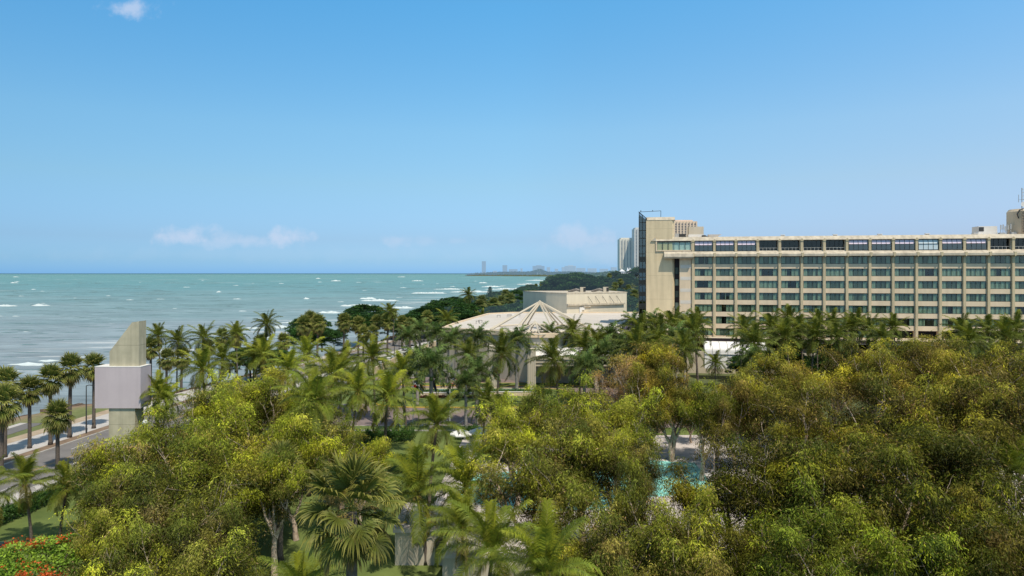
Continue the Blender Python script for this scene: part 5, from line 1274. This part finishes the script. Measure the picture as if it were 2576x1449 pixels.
# garden coconuts, near
for (px,py,hc,s,l,dk) in [(772,892,9.5,1.1,'coconut palm with yellow lower fronds above the left eucalyptus crown',0),(861,925,7.9,1.2,'tall coconut palm with upright fronds left of the flagpoles',0),(840,945,10,1.05,'coconut palm under the tall one, crown over its trunk',0),
 (937,898,10.5,1.0,'coconut palm with feathery crown before the car park wall',0),(975,1000,7.6,1.2,'large coconut palm with spreading fronds on the central lawn',0),(792,1012,10.2,1.05,'coconut palm leaning out behind the left eucalyptus',0),
 (665,893,9.6,1.0,'coconut palm above the top of the left eucalyptus crown, right side',0),(398,985,9.6,.72,'coconut palm with fronds crossing the pylon box',0),(418,1008,8.6,.7,'small upright coconut palm at the foot of the pylon fronds',0),
 (509,930,9.6,.95,'coconut palm left of the eucalyptus top, fronds over the shore palms',0),(640,900,9,.9,'coconut palm tucked behind the eucalyptus top, left side',0),(1100,1068,8.6,.95,'coconut palm with upright fronds before the forecourt',0),
 (1048,1245,5.9,1.08,'bright green coconut palm, left of the twin pair by the pool house',0),(1172,1228,6.2,1.1,'bright green coconut palm, right of the twin pair by the pool house',0),(1240,1390,6.8,.9,'coconut palm in the bottom centre, fronds over the white roofs',0),
 (62,1215,5.6,.72,'slender coconut palm on the lawn at the left, over the road',0),(-40,1245,6.5,.72,'coconut palm reaching in from the left frame edge',0),(170,1225,5.0,.7,'low yellowing coconut palm beside the road',0),
 (1160,1330,5.5,.75,'yellow fronded coconut palm between the twin pair',0),(1370,1450,7.5,.9,'coconut palm at the bottom edge with glossy dark fronds',0),(760,1500,6.0,.7,'small coconut palm poking up at the bottom left of the big fan palm',0),
 (2560,1425,6.0,1.0,'dark coconut palm in the bottom right corner',0),(2290,1225,6.5,1.0,'arching coconut palm under the right eucalyptus crowns',0),(2540,1190,7.5,1.0,'coconut palm beside the white canopy at the right edge',0)]:
    palm('coco',px,py,hc,s,l,G5,dark=bool(dk))
# big fan palm in the foreground
d=33.5; x,y,z=at(885,1290,d); e=empty('fan_palm',(x,y,0),'huge dark fan palm in the foreground with flower sprays and hanging fronds','palm tree',G5,.5)
link('trunk',TR['fan'][2][0],e,scale=(1.3,1.3,z/10)); link('crown',FANBIG[0][0],e,(0,0,z)).color = (1.2,1.05,.72,1); link('dead_frond_skirt',FANBIG[0][1],e,(0,0,z-.2))
rng=np.random.default_rng(77); lf=LF(); 
for k in range(9):
    a=k*.7; el=R(10+25*(k%3)); c=np.array([cos(a)*cos(el),sin(a)*cos(el),sin(el)])*1.25; n=420
    P=c+rng.normal(0,.22,(n,3))*[1.3,1.3,.7]; D=nrm(rng.normal(0,1,(n,3))+c*.8)*.10; W=nrm(np.cross(D,rng.normal(0,1,(n,3))))*.012; lf.diamonds(P,D,W,np.array([.26,.18,.06])*rng.uniform(.6,1.2,(n,1)))
link('flower_spray',lf.mesh('flower_spray',M['palm']),e,(0,0,z))
# royal palms and coconuts in front of the hall
for (kd,px,py,hc,s,l) in [('royal',1146,846,9.5,.9,'royal palm with pale upright spear left of the hall wall'),('royal',1085,925,9.6,1.25,'large royal palm with grey trunk behind the navy flag'),('royal',1202,852,9.8,1.15,'royal palm with drooping grey fronds in front of the hall wall'),
 ('royal',1056,832,10,1.1,'royal palm at the edge of the car park'),('royal',1100,842,10,1.05,'royal palm left of the hall corner, slightly lower'),('royal',1128,860,9.2,.95,'royal palm with hanging fronds at the hall corner'),('royal',1026,848,9.2,1.0,'royal palm rising from the car park wall'),
 ('royal',1300,858,10.2,1.15,'dark royal palm with hanging fronds in front of the pyramid frame'),('coco',1262,893,9.2,1.0,'coconut palm with widespread fronds beside the left canopy column'),('coco',1392,905,8.8,1.05,'dense coconut palm right of the tall canopy column'),
 ('coco',1440,838,11.2,.95,'tall coconut palm on a slim trunk right of the pyramid frame'),('coco',1470,878,10.2,.95,'coconut palm with brown shaft over the canopy roof'),('royal',1385,838,10.6,.9,'royal palm with bright young fronds at the pyramid base'),
 ('royal',1535,848,10.5,1.2,'royal palm with long arching fronds over the hall roof edge'),('royal',1512,893,9.4,1.15,'royal palm below the hall roof edge among dark crowns'),('royal',1200,940,8.2,1.1,'royal palm behind the bare flagpole'),('royal',1560,880,9.6,1.15,'dark royal palm under the shade sail'),
 ('coco',1225,1015,6.5,.7,'small palm with braced trunk at the forecourt edge'),('coco',1262,1040,6,.7,'small palm half inside the right eucalyptus mass'),('royal',1172,968,7.4,.9,'royal palm with shaggy dark crown right of the striped flag'),('royal',1470,925,8.6,1.1,'royal palm in shade under the canopy roof'),
 ('coco',1500,870,10.4,.9,'coconut palm whose crown meets the royal palm by the roof edge'),('royal',1050,905,8.4,1.0,'royal palm with pale fronds left of the large one'),('fan',1330,1040,6.2,.9,'fan palm among the twigs at the left of the right eucalyptus mass'),
 ('coco',1180,895,8.6,.85,'coconut palm low against the hall wall')]:
    palm(kd,px,py,hc,s*1.12,l,G3,dark=(kd=='coco' and px<1600))
# row before the hotel
for a_ in [('fan',705,1180,7.6,1.0,'shaded fan palm with fan fronds below the left eucalyptus'),('coco',900,985,9,.95,'coconut palm between the tall one and the large spreading one'),
 ('coco',1010,935,9,.9,'coconut palm just behind the large spreading one'),('coco',725,930,9.6,1.0,'coconut palm right of the left eucalyptus top'),('coco',560,905,9.6,.9,'coconut palm rising behind the left eucalyptus shoulder')]: palm(*a_,G5)
for q,(kd,px,py,hc,s) in enumerate([('royal',1592,815,13.2,1.1),('coco',1612,835,12,1.0),('royal',1640,812,13.3,1.1),('coco',1662,832,12.5,1.0),('coco',1690,818,13,1.05),('royal',1722,815,13,1.15),('coco',1745,835,12.4,1.1),('coco',1755,812,13.2,.9),('royal',1700,855,11.5,1.2),('coco',1650,868,11.2,1.1),('coco',1600,875,11,1.1),
 ('coco',1872,828,12.6,.95),('coco',1900,868,11.2,1.2),('coco',1940,824,13,1.0),('coco',1985,815,13.2,1.05),('coco',2012,835,12.4,1.0),('coco',2058,816,13.2,.85),('coco',2095,812,13.3,.8),('coco',2140,826,13,.9),('coco',2158,812,13.3,.85),('coco',2188,830,12.8,.8),('coco',2248,824,13,.85),('coco',2418,835,12.8,.95),('coco',2440,860,12,.9),('coco',2486,834,12.8,.95),('coco',2530,850,12.2,1.0),('coco',2556,828,13,.95),('coco',1975,850,11.6,1.1),('coco',1800,915,9.4,.55),('coco',2105,850,12,.9),('coco',2220,850,12,.8),('royal',1888,900,9.5,.9),('coco',2050,850,11.8,1.0),('coco',1722,880,11,1.0)]):
    where = 'by the glass shaft' if px<1625 else 'by the stair tower' if px<1700 else 'left of the vaulted canopy' if px<1770 else 'over the vaulted canopy' if px<1845 else 'right of the vaulted canopy' if px<1950 else 'before mid hotel' if px<2200 else 'before the hotel right part' if px<2460 else 'near the right edge'
    how = ['broad crown','lower, shaded crown','tall crown','half hidden crown','windblown crown','narrow crown','yellow tipped crown'][q%7]
    rank = ('tall' if py < 820 else 'mid height' if py < 840 else 'low')
    palm(kd,px,py,hc,s,'%s palm %s, %s, %s, %s' % ({'royal':'royal','coco':'coconut'}[kd],where,how,rank,['fronds against the windows','fronds against the wall','fronds over other palms','above the eucalyptus','trunk hidden'][(q*3)%5]),G4,dark=True)

# eucalyptus masses
EL = [ # px, top y, height, label, source, rx
 (655,922,13.0,'bright yellow green eucalyptus, highest crown of the left clump',EUCHI,1.12),(560,960,12.5,'eucalyptus just left of the highest crown of the left clump',EUCHI,1.0),(465,1000,12.0,'eucalyptus on the left shoulder of the clump beside the pylon',EUC,1.0),
 (760,965,11.8,'eucalyptus on the right shoulder of the left clump',EUCHI,1.0),(860,1045,9.6,'brownish eucalyptus right of the left clump, bare twigs showing',EUC,.95),(375,1055,11.5,'eucalyptus in front of the pylon column foot',EUC,1.05),
 (325,1085,10.6,'sparse twiggy dry tree against the pylon column',EUCDRY,.8),(300,1165,10.2,'eucalyptus with silvery leaves left of the pylon foot, near the road',EUC,.85),(268,1235,9.2,'outermost eucalyptus of the left clump above the lawn',EUC,.72),
 (450,1150,11.2,'eucalyptus in the heart of the left clump with pale forked limbs',EUC,1.05),(570,1090,11.6,'eucalyptus with bending pale limbs right of the clump heart',EUC,.95),(690,1120,10.5,'eucalyptus over the shaded lawn behind the big fan palm',EUCHI,.85),
 (330,1290,9.6,'low eucalyptus at the bottom left with grey green leaves',EUC,.8),(450,1335,9.4,'near eucalyptus at the bottom, dark hanging leaves',EUC,1.0),(545,1260,9.8,'eucalyptus with thick pale trunk right of the bottom pair',EUC,.8),
 (1300,990,11.8,'eucalyptus at the left edge of the right mass, twiggy top',EUC,.95),(1395,960,12.4,'eucalyptus above the brick drive, yellow tipped',EUC,1.0),(1480,930,13,'eucalyptus under the entrance canopy, loose crown',EUC,.95),
 (1590,872,13.6,'reddish bare twigged tree between the palms and the golden eucalyptus',EUCDRY,.9),(1660,848,14.4,'golden eucalyptus rising below the stair tower',EUCHI,1.0),
 (1555,960,12.6,'eucalyptus with bright green shoots below the bare tree',EUC,1.0),(1690,960,10.2,'eucalyptus in front of the golden one, dull olive',EUCHI,1.0),(1805,965,10,'eucalyptus below the white vaulted canopy',EUCHI,1.0),
 (1900,925,10.6,'yellow tipped eucalyptus right below the vaulted canopy',EUC,1.0),(1985,858,14.6,'golden crowned eucalyptus below the hotel middle, left one',EUC,1.05),(2095,838,15,'eucalyptus with reddish top before the hotel middle',EUC,1.0),
 (2190,850,15,'eucalyptus beside the reddish topped one',EUC,1.0),(2290,812,16,'tallest eucalyptus, its top crossing the lowest window row',EUC,1.05),(2370,838,15.4,'eucalyptus right of the tallest one',EUC,1.0),(2465,862,15,'eucalyptus before the right end of the hotel',EUC,1.05),(2560,852,15.2,'eucalyptus at the right frame edge, top row',EUC,1.1),
 (2030,940,14,'big limbed eucalyptus in the second row under the hotel middle',EUC,1.1),(2160,930,14.2,'second row eucalyptus with dense olive crown',EUC,1.1),(2300,925,14.6,'second row eucalyptus under the tallest tree',EUC,1.1),(2430,930,14.6,'second row eucalyptus toward the right edge',EUC,1.1),(2550,935,15,'second row eucalyptus at the right edge',EUC,1.1),
 (1350,1075,11.6,'eucalyptus with tangled reddish twigs left of the pool',EUC,1.05),(1470,1050,11.8,'eucalyptus with yellowed leaves above the pool',EUCHI,1.0),(1545,1040,12,'eucalyptus whose limbs cross the pool',EUCHI,.75),
 (1850,1060,12.2,'dark eucalyptus right of the pool water',EUC,1.0),(1930,1090,12,'dark hanging eucalyptus with bright tufts, right of the pool',EUC,1.0),(2060,1090,12.6,'eucalyptus with thick curved limb in the shade',EUCHI,1.1),(2200,1090,13,'third row eucalyptus, dense and dark',EUC,1.1),(2330,1060,13.2,'third row eucalyptus with spread limbs',EUCHI,1.1),(2480,1050,13.5,'third row eucalyptus near the right edge',EUCHI,1.1),
 (1430,1195,10.5,'eucalyptus leaning over the white roofs, left one',EUC,.9),(1560,1235,10.2,'eucalyptus leaning over the white roofs, right one',EUC,.95),(1660,1275,9.6,'eucalyptus in front of the pool, near row',EUC,1.0),(1860,1262,9.6,'near dark eucalyptus below the pool edge',EUC,1.0),
 (1990,1295,9.8,'near eucalyptus with bright green tufts at the bottom',EUC,1.0),(2130,1265,10.2,'near eucalyptus with lime coloured hanging leaves',EUC,1.0),(2270,1300,9.8,'near eucalyptus at the bottom right, lime tufts',EUC,1.0),(2500,1230,11,'near eucalyptus with thick grey trunk at the right',EUCHI,.95),(1620,1390,8.4,'low eucalyptus at the bottom edge by the pale trunk',EUC,.8),(1400,1385,8.4,'low eucalyptus at the bottom edge beside the coconut palm',EUC,.7)]
EL += [(605,930,12.6,'eucalyptus crowding the left of the highest crown of the left clump',EUC,1.05),(715,938,12.4,'eucalyptus crowding the right of the highest crown of the left clump',EUC,1.05),(1700,1212,10.6,'near eucalyptus covering the deck below the pool',EUC,.8),(1575,1125,11.4,'slim eucalyptus hiding the left half of the pool',EUC,.55),(1738,976,7.8,'small eucalyptus behind the far pool edge',EUC,.8),(1640,985,8.0,'small eucalyptus behind the pool, beside the yellowed one',EUC,.8),(1905,900,13.6,'olive eucalyptus right of the vaulted canopy under the palms',EUC,.85),(2015,882,14,'eucalyptus filling the gap before the hotel middle',EUC,.9),(1630,905,13,'eucalyptus left of the golden one, dull brown green',EUC,.8),(905,1085,9.2,'small brownish eucalyptus left of the large spreading coconut palm',EUC,.75),(1765,940,12.4,'olive eucalyptus right under the vaulted canopy, left part',EUC,.8),(1850,925,12.6,'olive eucalyptus right under the vaulted canopy, right part',EUC,.75),(1690,905,13,'olive eucalyptus before the golden one and the stair tower',EUC,.85),(745,1085,9.8,'eucalyptus linking the left clump and the brownish one',EUC,.85),
 (380,1180,10.8,'olive eucalyptus in front of the pylon, second from the road',EUC,1.0),
 (510,1050,12,'eucalyptus between the clump top and its left shoulder',EUC,1.05),(700,1010,12.2,'eucalyptus just below the highest crown of the left clump',EUC,1.0),(2400,1180,12,'shaded eucalyptus under the right hand crowns',EUC,1.0),(2050,1180,11.6,'shaded eucalyptus behind the near lime tufts',EUC,1.0)]
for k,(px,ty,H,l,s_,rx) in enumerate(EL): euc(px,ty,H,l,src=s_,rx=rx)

# flame trees
def flame(px, ty, H, label, rx=1.0, seed=1):
    d=dist(ty,H); x=gx(px,d); e=empty('flame_tree',(x,d,0),label,'tree','red flowering trees',seed)
    pal=[((.13,.22,.020),.6),((.18,.27,.025),.4)]
    tm,cm=broad_variant(90+seed,H=H,Rr=H*.62*rx,dens=1.6,leaf=.22,pal=pal,nclus=55); link('trunk',tm,e); link('crown',cm,e)
    rng=np.random.default_rng(seed); lf=LF()
    for k in range(24):
        a=rng.uniform(0,6.28); rr=H*.6*rx*np.sqrt(rng.random()); c=np.array([rr*cos(a),rr*sin(a),H*(.55+.42*np.sqrt(max(0,1-(rr/(H*.62*rx))**2)))+.12]); n=int(rng.integers(15,160)); 
        P=c+rng.normal(0,.26,(n,3))*[1,1,.5]; D=nrm(rng.normal(0,1,(n,3)))*.16; W=nrm(np.cross(D,rng.normal(0,1,(n,3))))*.05; lf.diamonds(P,D,W,np.array([.52,.10,.022])*rng.uniform(.6,1.3,(n,1)))
    link('blossoms',lf.mesh('blossoms',M['broad']),e)
flame(62,1372,6.2,'flame tree with orange red blossoms in the bottom left corner',1.15,1); flame(2330,1290,6.0,'flame tree with red blossoms in shade under the right trees',1.,2)
# shrubs under the big trees
def bush(px, py, H, label, seed):
    d=dist(py,0); x=gx(px,d); e=broad(x,d,H,label,'shrubs in the garden',BROAD,seed,1.3,'shrub')
for q,(px,py,H) in enumerate([(1010,1185,2.0),(735,1200,3.0),(690,1170,2.5),(600,1210,2.4),(2250,1395,2.6),(2480,1410,2.6),(1290,1160,2.4),(1380,1190,2.6)]): bush(px,py,H,['low round shrub beside the trunk of the large coconut palm','tall shrub on the lawn behind the big fan palm','shrub in the shade left of the tall one','shrub under the left eucalyptus clump','shrub in deep shade under the right trees','shrub beside the grey trunk at the right','shrub at the edge of the pool deck, left','shrub at the edge of the pool deck, right'][q],q)

# sea almonds and the wood towards the bay
GA='spreading sea almond trees along the coast road'
for q,(px,py,d,H,rx,l) in enumerate([(917,765,262,14,1.15,'round dark almond tree standing against the surf'),(779,795,215,11,1.0,'dark almond tree behind the full fan palms of the thicket'),(1133,747,345,14.5,1.5,'wide flat almond canopy left of the hall roof'),(1062,775,300,11.5,1.2,'almond tree at the seaward tip of the canopy row'),
 (1095,785,270,10.5,1.2,'almond tree in front of the wide flat canopy'),(1190,785,285,10,1.3,'almond tree behind the far left corner of the hall roof'),(1225,752,420,13,1.4,'almond canopy right of the distant coconut palm'),(630,872,150,7.5,1.1,'low dark almond bush behind the shore palms'),(700,880,158,6.5,1.0,'low dark tree beside the white surf'),
 (1250,772,300,11,1.3,'almond tree behind the hall roof, left part'),(1310,772,320,11.5,1.3,'almond tree behind the hall roof near the pyramid'),(850,850,230,8,1.0,'small dark tree between the two seaside thickets'),(1020,800,262,10,1.0,'almond tree at the left end of the canopy row')]):
    x=gx(px,d); H=min(H,CAMZ-(py-HZN)/FPX*d-0) if True else H
    broad(x,d,max(H,5),l,GA,BROAD,q,rx)
for q,(px,py,d) in enumerate([(1045,800,250),(1080,785,290),(1110,772,320),(1150,768,330),(1175,778,300),(1160,792,270),(1215,770,350),(1245,762,400),(1275,758,430),(1300,762,390),(1330,760,360),(1355,765,330),(1370,745,420),(1340,745,460),(1300,745,480),(905,800,240),(940,800,246),(770,835,205),(810,840,208),(1010,825,245),(1120,800,262)]):
    py -= 15
    broad(gx(px,d),d,min(max(CAMZ-(py-HZN)/FPX*d,5),16),'dark green tree in the dense coastal belt left of and behind the hall','trees of the dense coastal belt',BROAD,q,1.3)
for q,px in enumerate(range(1870,2560,52)):
    d=149-.12*(px-1870)/10; broad(gx(px,d),d,6.2+.8*(q%3),'dark leafy tree at the foot of the hotel under the palms','leafy trees at the hotel foot',BROAD,q,.9)
x=gx(1445,400); broad(x,410,23.5,'huge dark banyan like tree dome behind the tall blank block','coastal trees',BIG,0,.95,base=21.)
e=empty('norfolk_pine',(gx(1233,455),455,0),'spiky norfolk pine top against the bay','tree')
mb=MB(); mb.tube([(0,0,0),(0,0,15)],[.35,.08],6); part(mb,'trunk',M['darkbark'],e); lf=LF(); rng=np.random.default_rng(4)
for k in range(12):
    z=4+k*.95; r=5.2*(1-(z-4)/12.5); n=260; a=rng.integers(0,7,n)*2*pi/7+rng.normal(0,.12,n); rr=r*rng.random(n)
    P=np.stack([rr*np.cos(a),rr*np.sin(a),z+rr*.12+rng.normal(0,.12,n)],1); D=nrm(rng.normal(0,1,(n,3))+[0,0,.4])*.55; W=nrm(np.cross(D,rng.normal(0,1,(n,3))))*.13; lf.diamonds(P,D,W,np.array([.03,.06,.02])*rng.uniform(.6,1.4,(n,1)))
link('crown',lf.mesh('pine_crown',M['broadfar']),e)
rng=np.random.default_rng(12); nW=0
for y in np.concatenate([np.arange(250,420,17),np.arange(420,700,24),np.arange(700,1000,36)]):
    x0=coast(y)+6; x1=y*.215 if y<700 else y*.21
    xs=np.arange(x0,x1,y*.030+4)
    for x in xs:
        xx=x+rng.uniform(-4,4); yy=y+rng.uniform(-7,7)
        if xx-coast(yy)<5: continue
        if yy<262 and -20<xx<60: continue
        if yy<300 and abs(xx-rc(yy))<8: continue
        zz=ter(xx,yy); H=rng.uniform(7.5,11.5); 
        if yy<460: H*= .95
        if rng.random()<.22: 
            i=cnt['i']; cnt['i']+=1; h=rng.uniform(9,12); e=empty('fan_palm',(xx,yy,zz),'dark fan palm in the distant wood between the hall and the bay','palm tree','fan palms in the distant wood',rng.uniform(0,6)); s=1.7
            c,dm=FAN[i%3]; link('trunk',TR['fan'][2][0],e,scale=(s,s,h/10)); link('crown',c,e,(0,0,h),scale=(s,)*3)
        else:
            tone='light' if (yy>600) else 'dark'
            broad(xx,yy,H*(1.25 if yy>600 else 1),'%s green tree in the %s part of the distant wood' % (tone,'far' if yy>600 else 'near'),'trees of the %s part of the distant wood' % ('far' if yy>600 else 'near'),BROADFAR,int(rng.integers(0,3)),1.2)
        nW+=1
print('wood trees', nW)
# scrub: far wood running round the bay and over the headland
def scrub(name, pts_fn, n, leaf, mat, label, pal, seed):
    rng=np.random.default_rng(seed); P=pts_fn(rng,n); D=nrm(rng.normal(0,1,(n,3))+[0,0,.5])*leaf*rng.uniform(.6,1.3,(n,1)); W=nrm(np.cross(D,rng.normal(0,1,(n,3))))*leaf*.4
    C=pick(rng,pal,n)*rng.uniform(.7,1.3,(n,1)); lf=LF(); lf.diamonds(P,D,W,C); o=link(name,lf.mesh(name,M[mat])); o['kind']='stuff'; tag(o,label,'woodland')
def fw(rng,n):
    y=rng.uniform(900,2600,n); out=[]
    for yy in y:
        c=coast(yy); xx=c+5+rng.random()**1.3*(yy*.30-c); hh=11*(.55+.45*sin(xx*.05+1.3*sin(yy*.021))*sin(yy*.04+.7)); out.append((xx,yy,ter(xx,yy)+rng.random()**.5*max(3,hh)))
    return np.array(out)
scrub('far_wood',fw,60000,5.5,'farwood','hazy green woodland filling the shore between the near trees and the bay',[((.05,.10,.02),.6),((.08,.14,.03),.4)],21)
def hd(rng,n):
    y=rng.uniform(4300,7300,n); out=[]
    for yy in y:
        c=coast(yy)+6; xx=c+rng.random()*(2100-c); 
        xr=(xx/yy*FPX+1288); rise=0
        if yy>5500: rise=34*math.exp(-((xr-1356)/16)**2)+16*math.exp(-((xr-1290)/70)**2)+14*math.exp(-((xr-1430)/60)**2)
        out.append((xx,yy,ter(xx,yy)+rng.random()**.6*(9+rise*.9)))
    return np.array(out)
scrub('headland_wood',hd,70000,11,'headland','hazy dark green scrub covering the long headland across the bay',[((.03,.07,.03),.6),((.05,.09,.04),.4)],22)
# ================================================================== CAMERA
cd = bpy.data.cameras.new('camera'); cam = bpy.data.objects.new('camera', cd); COL.objects.link(cam)
cam.location = (0, 0, CAMZ); cam.rotation_euler = (R(90), 0, 0)
cd.sensor_width = 36; cd.lens = 36*FPX/2576.0; cd.shift_y = -(724.5-HZN)/2576.0
cd.clip_start = 1; cd.clip_end = 120000
sc.camera = cam
sc.view_settings.view_transform = 'Standard'; sc.view_settings.look = 'None'; sc.view_settings.exposure = 0
sc.render.film_transparent = False
sc.cycles.max_bounces = 6; sc.cycles.transparent_max_bounces = 8; sc.cycles.diffuse_bounces = 2; sc.cycles.glossy_bounces = 2
sc.cycles.caustics_reflective = False; sc.cycles.caustics_refractive = False
